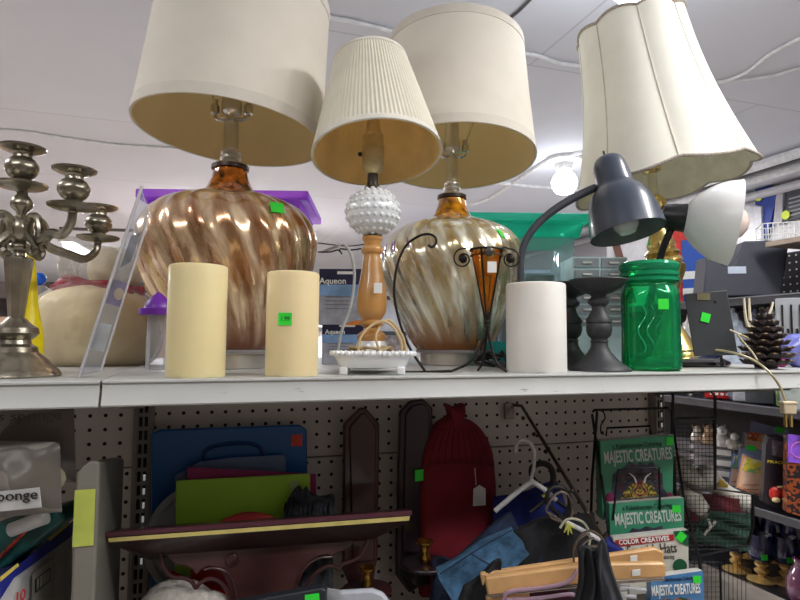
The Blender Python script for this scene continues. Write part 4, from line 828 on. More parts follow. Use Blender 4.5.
# things between top aisle shelf and next: hook packs, bags
f = rf('clear_hook_pack', 'clear bag of dark hooks hanging at the far right edge', 'pack', 791, 318, 1.62, ZS[0]); 
b = MB(); q0 = f.z(791, 346); q1 = f.z(791, 298); b.box((0, .0, (q0+q1)/2), (.075, .018, q1-q0)); b.box((0, 0, q0/2), (.07, .02, q0)); f.obj('bag', b, clear('bag_clear', (236, 240, 246), .35, .1, wr=30), bevel=.004)
b = MB()
for i in range(3): x = -.02+i*.022; b.tube([(x, -.012, q1-.02), (x, -.012, q0+.03), (x+.006, -.012, q0+.02), (x+.013, -.012, q0+.03), (x+.012, -.012, q0+.05)], .003, 6, n=3)
f.obj('hook', b, mat('dark_hook', (40, 40, 44), .3, metal=.5))
for k, (px, py, c, w_, lab) in enumerate(((735, 305, (196, 206, 232), .08, 'pale blue bagged goods left of the pine cone'), (757, 300, (168, 180, 220), .09, 'periwinkle bagged goods just behind the pine cone'), (775, 312, (206, 210, 226), .08, 'whitish bagged goods right of the pine cone tip'), (712, 300, (90, 110, 170), .08, 'blue bagged goods behind the black picture frame'), (690, 300, (222, 222, 226), .06, 'white bagged goods left of the black picture frame'))):
    f = rf('bagged_goods', lab, 'bag', px, py, 1.70+.13*(k % 2), ZS[0], group=None); zt = min(f.z(px, py), ZTOP-ZS[0]-.035)
    b = MB(); b.sph((0, 0, zt/2), .5, (w_*1.2, .08, zt), f=lambda v: 1+.1*math.sin(6*v.x+9*v.z)); f.obj('bag_body', b, mat('bag_%s' % 'abcde'[k], c, .25, var=.2, scale=25, coat=.4))
# row on shelf ZS[0] just under the deck lip
for nm, lab, px, py, w_, h_, dpt, m, txt in (
    ('red_box', 'red box on the aisle shelf just under the top shelf lip', 718, 396, .085, .055, .05, mat('red_card', (190, 30, 34), .45), None),
    ('white_box', 'white box with grey print beside the red box', 742, 394, .055, .07, .05, mat('white_card', (226, 226, 230), .5), None),
    ('grey_bin', 'dark grey plastic bin beside the white box', 760, 396, .08, .09, .08, mat('bin_grey', (84, 86, 90), .5), None),
    ('clear_green_bag', 'clear bag with lime green content behind the dangling plug', 794, 398, .09, .09, .05, mat('lime_bag', (160, 190, 120), .35, var=.4, scale=30), None)):
    f = rf(nm, lab, 'box' if 'box' in nm else ('bin' if 'bin' in nm else 'bag'), px, py, 1.66, ZS[0]+.002)
    b = MB(); b.box((0, .03, h_/2), (w_, dpt, h_)); bx = f.obj('body', b, m, bevel=.004)
    if nm == 'red_box':
        for i in range(4): b = MB(); b.box((-.02+i*.016, .03-dpt/2-.001, h_*.30), (.010, .001, .008)); f.obj('white_print', b, WINK, bx)
    if nm == 'white_box': b = MB(); b.box((0, .03-dpt/2-.001, h_*.7), (w_*.6, .001, h_*.1)); f.obj('grey_print', b, mat('grey_print', (120, 124, 140), .6), bx)
# figurines on boxes (shelf ZS[1])
BEAD = mat('bead_box_fill', (128, 92, 100), .4, var=.6, scale=80)
stk = []
zt0 = zr(722, 447, 1.70)-ZS[1]
for k, (px, lab0) in enumerate(((716, 'right'), (690, 'left'))):
    nb = 4; hh = zt0/nb
    for i in range(nb):
        f = rf('bead_case', '%s clear case of beads in the %s stack behind the mesh rack' % (('lowest', 'second from bottom', 'third from bottom', 'topmost')[i], lab0), 'case', px, 450, 1.72, ZS[1]+i*hh, group='clear bead cases in stacks')
        b = MB(); b.box((0, 0, hh/2), (.13, .09, hh-.002)); cs_ = f.obj('clear_case', b, clear('case_clear', (236, 236, 242), .25, .06), bevel=.003)
        b = MB(); b.box((0, 0, hh/2), (.12, .08, hh-.012)); f.obj('beads', b, BEAD, cs_)
        b = MB(); b.box((.03, -.0465, hh/2), (.045, .001, hh*.5)); f.obj('white_label', b, WHITEP, cs_)
def figurine(label, px, ytop, c1, c2, kind):
    f = rf('animal_figurine', label, 'figurine', px, ytop+10, 1.71, ZS[1]+zt0, rotz=YAW-.2); s = f.s; h = max(.03, f.z(px, ytop))
    b = MB(); b.lathe(spl([(.1*h, 0), (.34*h, .02*h), (.36*h, .2*h), (.28*h, .45*h), (.18*h, .62*h), (.12*h, .68*h)], 3), 20); b.sph((-.05*h, -.02, .74*h), .22*h, (1.05, 1, .95)); b.sph((-.14*h, -.03-.1*h, .68*h), .11*h, (1, 1.2, .8))
    for sx_ in (-.18, .18): b.tube([(sx_*h, -.1*h, .4*h), (sx_*h, -.3*h, .05*h)], [.09*h, .08*h], 8)
    bd = f.obj('figurine_body', b, mat('fig_'+kind, c1, .3, var=.2, scale=40, coat=.5))
    b = MB()
    for sx_ in (-.22, .14): b.sph((sx_*h, .0, .86*h), .09*h, (.7, .5, 1.3))
    b.sph((.1*h, -.05, .3*h), .13*h, (1, .6, 1)); f.obj('ears_and_patch', b, mat('figp_'+kind, c2, .3), bd)
figurine('white and brown dog figurine, leftmost on the bead cases', 697, 424, (226, 214, 202), (150, 96, 60), 'a')
figurine('brown and cream dog figurine, second from the left on the bead cases', 709, 423, (186, 156, 128), (110, 72, 50), 'b')
figurine('all white sitting animal figurine on the bead cases', 722, 424, (224, 222, 222), (215, 212, 212), 'c')
figurine('grey-white small figurine beside the trading cards', 734, 431, (190, 184, 178), (140, 130, 120), 'd')
# trading cards in clear sleeves
def cardart(name, seed, cols):
    m = bpy.data.materials.new(name); m.use_nodes = True; nt = m.node_tree; N = nt.nodes; L = nt.links; b = N['Principled BSDF']; b.inputs['Roughness'].default_value = .3; b.inputs['Coat Weight'].default_value = .5
    tc = N.new('ShaderNodeTexCoord'); ns = N.new('ShaderNodeTexNoise'); ns.inputs['Scale'].default_value = 35; mp = N.new('ShaderNodeMapping'); mp.inputs['Location'].default_value = (seed, seed*2, 0); L.new(tc.outputs['Object'], mp.inputs[0]); L.new(mp.outputs[0], ns.inputs[0])
    r = N.new('ShaderNodeValToRGB'); r.color_ramp.interpolation = 'CONSTANT'; e = r.color_ramp.elements
    while len(e) < len(cols): e.new(.5)
    for i, c in enumerate(cols): e[i].position = .25+.5*i/len(cols) if i else 0; e[i].color = lin(c)+(1,)
    L.new(ns.outputs[0], r.inputs[0]); L.new(r.outputs[0], b.inputs['Base Color']); return m
SLV = clear('card_sleeve', (225, 228, 245), .22, .05)
def card(label, P4, X, border, art, stkp=None, body=None):
    cx_ = sum(p[0] for p in P4)/4; cy_ = sum(p[1] for p in P4)/4; zl = ZS[1]
    f = F('trading_card', label, 'card', cx_, cy_, 0, z0=zl, X=X, rot=YAW-.25, group='collectable cards in clear sleeves')
    f.obj('sleeve', quadbox(f, P4, 0, .004), SLV)
    def inset(k, dx=0, dy=0, sy=1): return [(cx_+(x-cx_)*k+dx, cy_+(y-cy_)*k*sy+dy) for x, y in P4]
    cd_ = f.obj('card_face', quadbox(f, inset(.93), -.0022, -.0008), body or border)
    if art:
        f.obj('card_frame', quadbox(f, inset(.80), -.0030, -.0024), mat('card_pale', (236, 196, 170), .4, var=.08), cd_)
        f.obj('card_picture', quadbox(f, inset(.66, 1.0, -10, .55), -.0040, -.0032), art, cd_)
        for i in range(3): f.obj('card_text_line', quadbox(f, inset(.6, -1, 9+i*4.5, .04), -.0040, -.0032), mat('card_text', (190, 110, 90), .5), cd_)
    if stkp: sticker(f, stkp[0], stkp[1], 8, 5, -.0055, cd_, tilt=8)
    return f
card('blue-backed sleeved card at the top back of the card pile', [(747, 443), (785, 452), (790, 430), (750, 420)], 1.80, mat('slate_card', (150, 158, 196), .4), None, (780, 430))
card('sleeved card with orange and grey art, second row of the card pile', [(740, 455), (768, 462), (772, 440), (743, 431)], 1.76, mat('slate_card', (150, 158, 196), .4), cardart('art_b', 3, [(180, 190, 210), (220, 150, 80), (190, 90, 60), (230, 220, 190)]), (770, 438))
card('bluish sleeved card just above the large orange framed card', [(736, 468), (766, 474), (769, 452), (739, 444)], 1.72, mat('slate_card_b', (150, 160, 196), .4), None, (751, 448))
card('blue framed card partly behind the large orange framed card', [(727, 488), (744, 492), (748, 458), (733, 452)], 1.69, mat('blue_card', (96, 140, 196), .4, var=.15), cardart('art_c', 9, [(220, 225, 170), (110, 160, 110), (90, 120, 190)]))
card('large orange framed card with yellow and green art', [(735, 488), (762, 499), (769, 464), (742, 453)], 1.655, mat('orange_card', (226, 160, 110), .4), cardart('art_a', 5, [(230, 226, 180), (238, 214, 80), (150, 190, 110), (226, 200, 120)]))
# black and orange blister packs
BKP = mat('black_pack', (34, 30, 38), .35, coat=.4)
f = F('black_collector_pack', 'black collector card pack with yellow lettering and a red pin', 'pack', 779, 470, 0, z0=ZS[1], X=1.64, rot=YAW-.2); s = f.s
b = MB(); b.prism(f.poly([(763, 502), (788, 512), (790, 441), (782, 436), (769, 437), (766, 445)]), 0, .03); pk = f.obj('card_back', b, BKP)
f.obj('window', quadbox(f, [(772, 455), (784, 458), (784, 442), (772, 440)], -.002, 0), mat('grey_window', (84, 76, 84), .3, var=.3, scale=60), pk)
text('PIKACHU', mat('yellow_print', (236, 210, 60), .5), pk, f.p(778, 462.5, -.002), .0125, 1.1, R=Matrix.Rotation(math.radians(3), 3, 'Y'))
b = MB(); b.sph(f.p(777, 494, -.008), 7.5*s, (1, .5, 1)); f.obj('red_figure_pin', b, mat('red_enamel', (196, 50, 40), .25, var=.2), pk)
b = MB(); b.sph(f.p(776, 500, -.018), 3.2*s, (1.2, .5, .8)); b.sph(f.p(781, 487, -.016), 2*s, (1.8, .5, .6)); f.obj('pale_pin_detail', b, mat('cream_enamel', (236, 216, 160), .3), pk)
f = F('orange_print_pack', 'black pack with orange flame print and purple top at the right edge', 'pack', 796, 470, 0, z0=ZS[1], X=1.62, rot=YAW-.2)
b = MB(); b.prism(f.poly([(787, 512), (825, 524), (825, 440), (788, 436)]), 0, .03); pk = f.obj('card_back', b, cardart('flame_print', 14, [(30, 26, 34), (150, 70, 30), (34, 28, 34), (170, 84, 36)]))
f.obj('purple_panel', quadbox(f, [(788, 462), (822, 466), (822, 438), (788, 434)], -.004, -.001), mat('violet_panel', (140, 90, 215), .3, var=.2), pk)
b = MB(); b.tube([f.p(800+9*math.cos(a), 450+8*math.sin(a), -.005) for a in [i*PI/8 for i in range(17)]], .0016, 6); f.obj('pink_ring', b, mat('pink_line', (226, 120, 200), .4), pk)
# goblets (lower shelf)
GOLD = mat('gold_stem', (232, 198, 130), .35, metal=.45, var=.1); NV = mat('navy_glass', (30, 40, 84), .08, coat=1, var=.3)
def goblet(label, px, ybase, X, k=1.0, st=None):
    z = ZS[2]; X = atz(px, ybase, z).x; f = F('gold_stem_goblet', label, 'goblet', px, ybase, 0, z0=z, X=X, group='navy goblets with gold stems'); s = .00335*k
    b = MB(); b.lathe([(13*s, 0), (13*s, .003), (8*s, .007), (3*s, .012), (3*s, .018), (6*s, .026), (6.5*s, .032), (3.5*s, .040), (6*s, .048), (6*s, .054), (4*s, .060)], 28); f.obj('stem', b, GOLD)
    b = MB(); b.lathe(spl([(4*s, .060), (9*s, .064), (12*s, .078), (12.5*s, .10), (11.5*s, .125), (10.5*s, .14), (9.5*s, .14), (3*s, .07)], 3), 32); bw = f.obj('glass_bowl', b, NV)
    if st: b = MB(); b.box((-.014, -12.6*s, .085), (.020, .001, .018)); f.obj('price_sticker', b, GREEN, bw)
goblet('navy goblet with gold stem nearest the mesh rack', 737, 570, 1.74)
goblet('navy goblet with gold stem and green sticker at the front left of the group', 762, 580, 1.68, st=1)
goblet('navy goblet with gold stem at the front right bearing a green sticker', 787, 583, 1.69, st=1)
goblet('navy goblet with gold stem behind the front pair', 775, 560, 1.84)
goblet('navy goblet with gold stem at the back left of the group', 748, 556, 1.88)
goblet('navy goblet with gold stem at the back right edge', 797, 566, 1.86)
f = F('purple_glass_vase', 'glossy purple glass vase at the right edge on the lower shelf', 'vase', 806, 598, 0, z0=ZS[2], X=atz(806, 604, ZS[2]).x)
b = MB(); b.lathe(spl([(.03, 0), (.045, .01), (.052, .04), (.045, .08), (.028, .11), (.03, .125), (.022, .125), (.03, .05)], 3), 40); f.obj('vase_body', b, mat('plum_glass', (104, 52, 88), .1, coat=1, var=.1))
for px, lab in ((731, 'left silver bowl cut off by the bottom edge'), (748, 'right silver bowl cut off by the bottom edge')):
    f = F('silver_bowl', lab, 'bowl', px, 598, 0, z0=ZS[2]-.20, X=1.72, group='small silver bowls'); b = MB(); b.lathe(spl([(.018, 0), (.02, .003), (.035, .02), (.038, .035), (.036, .035), (.03, .018), (.005, .006)], 2), 28); f.obj('bowl_body', b, mat('silverware', (170, 172, 178), .2, metal=.9))
# ================================================================ FAR STORE at left
f = F('far_shelving', 'dark shelving with pinkish goods far behind the candelabra', 'shelf', 10, 300, 4.6, z0=ZF)
b = MB(); z1 = f.z(10, 285); z2 = f.z(10, 300); z3 = f.z(10, 318)
b.box((0, 0, (z1+z2)/2), (3.2, .5, z1-z2)); f.obj('header', b, mat('brown_header', (96, 84, 82), .7, var=.3, scale=4))
b = MB(); b.box((0, .05, (z2+z3)/2), (3.2, .4, z2-z3)); f.obj('dark_goods_row', b, mat('dark_goods', (70, 62, 66), .6, var=.6, scale=9))
b = MB(); b.box((0, 0, z3/2), (3.2, .5, z3)); f.obj('lower_cabinet', b, mat('peach_goods', (214, 176, 150), .7, var=.15, scale=5))
for k, (px, c, w_, lab) in enumerate(((420, (190, 196, 206), .9, 'grey-white shelving far beyond the shelf between the two amber lamps'), (560, (170, 182, 196), .8, 'pale blue-grey shelving far beyond the teal tote'), (330, (216, 206, 204), .7, 'pale pinkish shelving beyond the wooden lamp stem'), (160, (202, 190, 184), .8, 'beige shelving far behind the plush figure'))):
    f = F('distant_shelving', lab, 'shelf', px, 300, 3.6+.4*k, z0=ZF); h = f.z(px, 292 if k != 1 else 270)
    b = MB(); b.box((0, .25, h/2), (w_, .5, h)); o = f.obj('carcass', b, mat('dist_%s' % 'abcd'[k], c, .6, var=.12, scale=6))
    for j in range(4): b = MB(); b.box((0, -.01, h-.05-.28*j), (w_, .03, .03)); f.obj('shelf_rail', b, LPL, o)
# ================================================================ LOWER SHELF, LEFT
ZL = -.50
def lf(name, label, cat, px, py, Y, rot=YAW, group=None, z0=ZL): return F(name, label, cat, px, py, Y, z0=z0, rot=rot, group=group)
def panelq(f, pts, off0, off1, m, name, bevel=.001, parent=None, **k):
    b = MB(); b.prism(f.poly(pts), off0, off1) ; return f.obj(name, b, m, parent, bevel=bevel, **k)
BAGM = clear('grey_bag', (196, 190, 186), .4, .3, body=(140, 134, 128), wr=14)
def pillow(f, pts4, th, m, name='bag', seed=0, parent=None):
    A, B_, C_, D = [f.p(*p) for p in pts4]    # TL TR BR BL
    b = MB()
    for sg in (-1, 1):
        def fn(u, v, sg=sg):
            p = A.lerp(B_, u).lerp(D.lerp(C_, u), v); e = (16*u*(1-u)*v*(1-v))**.5
            return p+Vector((0, sg*th/2*e*(1+.3*math.sin(9*u+seed)*math.sin(7*v+seed*2)), .0))
        b.grid(fn, 18, 18)
    return f.obj(name, b, m, parent, sharp=70)
f = lf('sponge_bag', 'upper clear bag with faint print hanging under the shelf at far left', 'bag', 35, 440, .10)
bg = pillow(f, [(-25, 404), (74, 404), (76, 482), (-25, 488)], .05, BAGM, seed=1); sp_ = MB(); sp_.sph(f.p(10, 450, .02), .075, (1.1, .25, .55)); f.obj('sponge', sp_, mat('dim_sponge', (134, 118, 110), .9, var=.15)); 
text('s sponge', mat('faint_print', (70, 60, 56), .6), bg, f.p(30, 416, -.030), .018, 1.3, R=Matrix.Rotation(math.radians(-2), 3, 'Y'))
f = lf('sponge_bag', 'lower clear bag with a white sponge label at far left', 'bag', 25, 480, .05)
bg = pillow(f, [(-30, 440), (60, 442), (62, 512), (-30, 520)], .05, BAGM, seed=2); sp_ = MB(); sp_.sph(f.p(5, 478, .02), .06, (1.3, .25, .5)); f.obj('sponge', sp_, mat('yellowish_sponge', (150, 146, 120), .9, var=.15))
lb = panelq(f, [(-20, 489), (55, 481), (57, 500), (-20, 508)], -.032, -.031, mat('label_card', (190, 190, 190), .6), 'white_label', 0)
text('sponge', INK, lb, f.p(14, 496, -.034), .0165, 1.2, R=Matrix.Rotation(math.radians(5-9), 3, 'Y'))
f = lf('teal_packet', 'dark teal packet with a white tube lying under the sponge bags', 'packet', 30, 525, .10)
panelq(f, [(-20, 530), (58, 508), (66, 520), (-5, 575), (-20, 580)], 0, .05, mat('dark_teal', (22, 84, 80), .4, var=.3, scale=25), 'packet_body', .004)
b = MB(); b.tube([f.p(11, 530, -.012), f.p(46, 517, -.012)], .009, 14); f.obj('white_tube', b, SOCK)
b = MB()
for i in range(6): b.tube([f.p(-4+i*5, 562-i*5, -.004), f.p(6+i*5, 550-i*5, -.004)], .0018, 5)
f.obj('red_yellow_stripes', b, mat('stripe_red', (170, 60, 40), .5, var=.6, scale=60))
# blue white battery-charger box running back
f = lf('navy_white_box', 'white and navy blue box with a red 10 and a battery drawing at bottom left', 'box', 20, 600, .0, rot=0)
def wq(f, pts, m, name, parent=None, th=None):   # quad from world-depth points (px,py,Y)
    b = MB(); vs = []
    for px, py, Y in pts: q = at(px, py, Y)-f.R; vs.append(f.inv @ q)
    if th: n = (vs[1]-vs[0]).cross(vs[2]-vs[0]).normalized()*th; vs = vs+[v+n for v in vs]; k = len(pts); return f.obj(name, b.add(vs, [tuple(range(k)), tuple(range(2*k-1, k-1, -1))]+[(i, (i+1) % k, (i+1) % k+k, i+k) for i in range(k)]), m, parent)
    return f.obj(name, b.add(vs, [tuple(range(len(vs)))]), m, parent, sharp=10)
wq(f, [(0, 588, .03), (72, 527, .27), (72, 660, .27), (0, 760, .03)], mat('box_white', (204, 204, 204), .6), 'box_side')
wq(f, [(-60, 600, .03), (0, 588, .03), (72, 527, .27), (60, 510, .30), (-20, 545, .25)], mat('box_navy', (34, 38, 84), .5, var=.25, scale=20), 'box_top')
sd = wq(f, [(0, 580, .028), (74, 520, .268), (72, 536, .268), (28, 568, .10), (14, 578, .06), (0, 600, .028)], mat('box_royal', (40, 50, 150), .5), 'blue_band')
wq(f, [(0, 577, .025), (18, 563, .06), (19, 566, .06), (0, 582, .025)], mat('yellow_line', (220, 200, 90), .5), 'yellow_line', sd)
wq(f, [(46, 538, .17), (66, 522, .23), (70, 524, .23), (50, 541, .17)], mat('yellow_line', (220, 200, 90), .5), 'yellow_word', sd)
wq(f, [(32, 574, .105), (55, 556, .19), (55, 600, .19), (32, 622, .105)], mat('drawing_panel', (176, 174, 166), .6), 'drawing_panel')
b = MB()
def wp(px, py, Y): return f.inv @ (at(px, py, Y)-f.R)
for i in range(5):
    a = i/4; px_ = 36+13*a; Yq = .118+.05*a; b.tube([wp(px_, 592-10*a, Yq), wp(px_, 580-10*a, Yq)], .0008, 4)
b.tube([wp(35, 593, .115), wp(50, 580, .17), wp(50, 568, .17), wp(35, 580, .115), wp(35, 593, .115)], .0008, 4); f.obj('battery_drawing', b, INK)
tq = text('10', mat('red_ink', (196, 40, 40), .5), f.e, wp(20, 597, .070), .020, .9, R=Matrix.Rotation(math.radians(62), 3, 'Z'))
# translucent storage bin
f = lf('frosted_plastic_bin', 'tall frosted plastic bin with a lime tape strip standing left of the slotted upright', 'bin', 86, 520, .05, rot=0)
x0 = at(74, 520, .05).x-f.R.x; x1 = at(98, 520, .05).x-f.R.x; zt = at(86, 461, .05).z-ZL; zt2 = at(123, 455, .30).z-ZL
b = MB(); vs = [(x0, 0, 0), (x1, 0, 0), (x1, .26, 0), (x0, .26, 0), (x0+.004, 0, zt-.012), (x0+.016, 0, zt), (x1-.008, .0, zt), (x1, 0, zt-.004), (x1, .26, zt+.02), (x0+.01, .26, zt+.02)]
zb_ = at(123, 456, .31).z-ZL; vs = []
for yy, zz in ((0, zt), (.25, zb_)): vs += [(x0, yy, 0), (x1, yy, 0), (x1, yy, zz-.004), (x1-.006, yy, zz), (x0+.014, yy, zz), (x0, yy, zz-.014)]
b.add(vs, [tuple(range(6)), tuple(range(11, 5, -1))]+[(i, i+6, (i+1) % 6+6, (i+1) % 6) for i in range(6)]); f.obj('bin_body', b, mat('frosted_grey', (122, 119, 110), .45, var=.05, scale=6), bevel=.003)
b = MB(); q0 = at(75, 490, .05); q1 = at(93.5, 545, .05); b.box(((q0.x+q1.x)/2-f.R.x, -.0012, (q0.z+q1.z)/2-ZL), (q1.x-q0.x, .001, q0.z-q1.z)); f.obj('lime_tape', b, mat('lime_tape', (178, 190, 84), .6))
# ================================================================ LOWER SHELF, MIDDLE
f = lf('blue_document_case', 'dark blue plastic document case with handle slot and orange-red sticker', 'document case', 230, 480, .345, rot=0)
bl = panelq(f, [(151, 434), (160, 430), (300, 425), (307, 430), (309, 600), (150, 610)], 0, .012, mat('deep_blue_plastic', (10, 92, 160), .35, var=.06, scale=5), 'case_body', .003)
b = MB(); b.tube([f.p(202, 475, -.003), f.p(203, 456, -.003), f.p(212, 447, -.003), f.p(240, 443, -.003), f.p(258, 446, -.003), f.p(264, 456, -.003), f.p(265, 468, -.003)], .0035, 8, n=4); f.obj('carry_handle', b, mat('darker_blue', (12, 56, 116), .4), bl)
panelq(f, [(291, 435), (302, 434), (302, 446), (291, 446)], -.002, -.0005, mat('orange_red_sticker', (232, 70, 48), .5), 'price_sticker', 0, bl)
f = lf('paper_sheets', 'grey-blue translucent sheets in front of the blue document case', 'paper', 235, 480, .322, rot=0)
panelq(f, [(175, 476), (200, 462), (230, 458), (283, 455), (286, 459), (286, 560), (175, 560)], 0, .004, clear('grey_sheet', (170, 185, 210), .5, .4, body=(140, 160, 200)), 'sheet', .0005)
f = lf('round_translucent_lid', 'large round grey translucent lid leaning behind the green folder', 'lid', 195, 540, .300, rot=-.1)
b = MB(); c = f.p(205, 540); b.M = Matrix.Translation(Vector((c.x, 0, c.z))) @ Matrix.Rotation(PI/2, 4, 'X'); R_ = 56*f.s; b.lathe([(R_, 0), (R_+.003, .002), (R_, .006), (R_-.008, .006), (R_-.012, .002), (R_*.7, .002), (.01, .003)], 64); f.obj('lid_disc', b, clear('grey_lid', (170, 175, 180), .6, .3, body=(200, 202, 206)))
f = lf('magenta_folder', 'magenta folder showing as a strip behind the lime green folder', 'folder', 250, 490, .290, rot=0)
panelq(f, [(187, 467), (316, 474), (318, 600), (187, 600)], 0, .003, mat('magenta_card', (150, 32, 96), .5), 'cover', .0005)
f = lf('lime_green_folder', 'bright lime green folder standing in the middle of the lower shelf', 'folder', 243, 500, .272, rot=0)
fo = panelq(f, [(176, 481), (310, 474), (311, 610), (174, 620)], 0, .006, mat('lime_green', (166, 214, 60), .5, var=.02), 'cover', .001)
panelq(f, [(289, 482), (299, 480), (299, 491), (289, 492)], -.001, 0, mat('pale_green_sticker', (170, 196, 120), .5), 'price_sticker', 0, fo)
f = lf('red_plate', 'red round plate rim rising above the carved ledge', 'plate', 245, 560, .235, rot=-.1)
b = MB(); c = f.p(247, 568); b.M = Matrix.Translation(Vector((c.x, 0, c.z))) @ Matrix.Rotation(PI/2-.1, 4, 'X'); R_ = 52*f.s; b.lathe([(R_, 0), (R_+.003, .001), (R_+.002, .004), (R_*.75, .012), (R_*.1, .012), (R_*.1, .008), (R_*.72, .008)], 56); f.obj('plate_body', b, mat('red_enamel_plate', (190, 28, 26), .4))
f = lf('red_cloth_corner', 'red item peeking out under the left end of the carved ledge', 'cloth', 170, 580, .265, rot=0)
panelq(f, [(165, 592), (172, 572), (188, 580), (184, 600)], 0, .01, mat('red_cloth', (196, 34, 36), .7), 'red_corner', .002)
f = lf('crinkled_charcoal_scarf', 'charcoal crinkled knit piece behind the ledge, right of the green folder', 'scarf', 308, 505, .225)
b = MB(); tops = [(283, 517), (287, 500), (292, 492), (297, 488), (300, 494), (304, 489), (307, 495), (311, 498), (318, 500), (324, 499), (331, 497), (333, 502), (332, 520), (331, 600), (283, 600)]
b.prism(f.poly(tops), 0, .03); sc_ = f.obj('knit_body', b, mat('charcoal_knit', (62, 66, 72), .9, var=.5, scale=60, bump=1), bevel=.003)
b = MB()
for i in range(14): x = 285+i*3.4; b.tube([f.p(x, 518, -.001), f.p(x+2*math.sin(i), 508, -.003), f.p(x+1.5, 502, -.001)], .0022, 6, n=2)
f.obj('knit_rib', b, mat('charcoal_knit', (62, 66, 72)), sc_)
# sconces
MAH = mat('mahogany', (68, 34, 36), .3, var=.25, scale=8, coat=.3); MAHD = mat('dark_mahogany', (42, 26, 34), .35, var=.2, scale=8, coat=.3); BRD = mat('candle_brass', (206, 160, 70), .2, metal=.95, var=.1)
def sconce(label, outer, inner, Y, cupx, cupy, m, k, stk=None):
    f = lf('wooden_wall_sconce', label, 'wall sconce', outer[0][0], 470, Y, rot=0)
    pl = panelq(f, outer, 0, .014, m, 'plaque', .004)
    panelq(f, inner, -.005, 0, m, 'raised_panel', .003, pl)
    s = f.s*k; c = f.p(cupx, cupy, -.055)
    b = MB(); b.lathe([(.004, -.060), (.030, -.052), (.046, -.044), (.046, -.038), (.01, -.036)], 24, c=c+Vector((0, 0, .02))); b.box(c+Vector((0, .035, -.05)), (.03, .05, .03)); f.obj('candle_shelf', b, m, bevel=.002)
    b = MB(); b.lathe([(5*s, -16*s), (3*s, -15*s), (2*s, -13*s), (2*s, -11*s), (5*s, -9*s), (6*s, -6*s), (5*s, -3*s), (4*s, 0), (4.5*s, 5*s), (5*s, 7*s), (8.5*s, 9*s), (9*s, 11*s), (8*s, 11.5*s), (4*s, 10*s), (3*s, 2*s)], 28, c=c); f.obj('brass_cup', b, BRD)
    if stk: panelq(f, stk, -.001-.055*0-.012, -.009, GREEN, 'price_sticker', 0, pl)
    return f
sconce('shorter mahogany wall sconce plaque just right of the charcoal knit piece', [(344, 424), (360, 408), (366, 408), (380, 424), (378, 560), (372, 592), (352, 592), (343, 570)], [(349, 427), (361, 413), (365, 413), (376, 427), (374, 560), (352, 562)], .33, 367, 578, MAH, .9)
sconce('tall near-black wall sconce plaque beside the red bag with green sticker', [(400, 412), (410, 401), (424, 399), (433, 408), (434, 560), (423, 585), (410, 594), (396, 576), (398, 500)], [(405, 414), (412, 405), (423, 403), (429, 411), (430, 560), (420, 578), (410, 586), (402, 572)], .315, 425, 552, MAHD, .95, [(413, 469), (421, 468), (421, 479), (413, 480)])
# red arched bag
f = lf('red_arched_bag', 'dark red arched fabric cover hanging on the pegboard with a white tag', 'fabric cover', 458, 480, .30, rot=0)
arch = [(424, 600), (421, 520), (421, 500), (422, 475), (425, 455), (430, 440), (438, 427), (447, 420), (452, 417), (451, 410), (449, 404), (458, 408), (466, 404), (464, 411), (463, 417), (473, 421), (482, 428), (490, 440), (495, 455), (497, 475), (498, 500), (496, 600)]
pp = [(v[0], v[1]) for v in [tuple(x) for x in spl([(a, b) for a, b in arch], 3)]] if False else arch
b = MB(); P2 = f.poly([(v.x, v.y) for v in spl([Vector((a, c_, 0)) for a, c_ in arch], 3)]); cx_ = sum(p[0] for p in P2)/len(P2); cz_ = sum(p[1] for p in P2)/len(P2)
n = len(P2); L_ = []
for k, off in ((1, .03), (1.0, .012), (.97, .004), (.85, -.004), (.4, -.006)): L_.append([(cx_+(x-cx_)*k, off, cz_+(z-cz_)*k) for x, z in P2])
vs = [v for l in L_ for v in l]; fs = [(j*n+i, j*n+(i+1) % n, (j+1)*n+(i+1) % n, (j+1)*n+i) for j in range(4) for i in range(n)]+[tuple(range(n)), tuple(range(5*n-1, 4*n-1, -1))]
b.add(vs, fs); rb = f.obj('fabric_body', b, mat('dark_red_cloth', (122, 20, 36), .85, var=.1, scale=14, bump=.5), sharp=60)
b = MB(); b.tube([f.p(x, y, -.014) for x, y in ((426, 466), (440, 463), (458, 462), (476, 463), (494, 466))], .0018, 6, n=3)
for i in range(9): b.tube([f.p(430+i*7.4, 463, -.0125), f.p(436+i*5.6, 440, -.0125), f.p(443+i*3.9, 428, -.010)], .0011, 5, n=2)
f.obj('stitched_seam', b, mat('seam_red', (92, 14, 24), .9), rb)
panelq(f, [(470, 487), (476, 483), (482, 487), (482, 503), (469.5, 504)], -.0165, -.0155, WHITEP, 'paper_tag', 0, rb)
b = MB(); b.tube([f.p(476, 485, -.017), f.p(475, 468, -.016)], .0007, 5); f.obj('tag_string', b, WHITEP, rb)
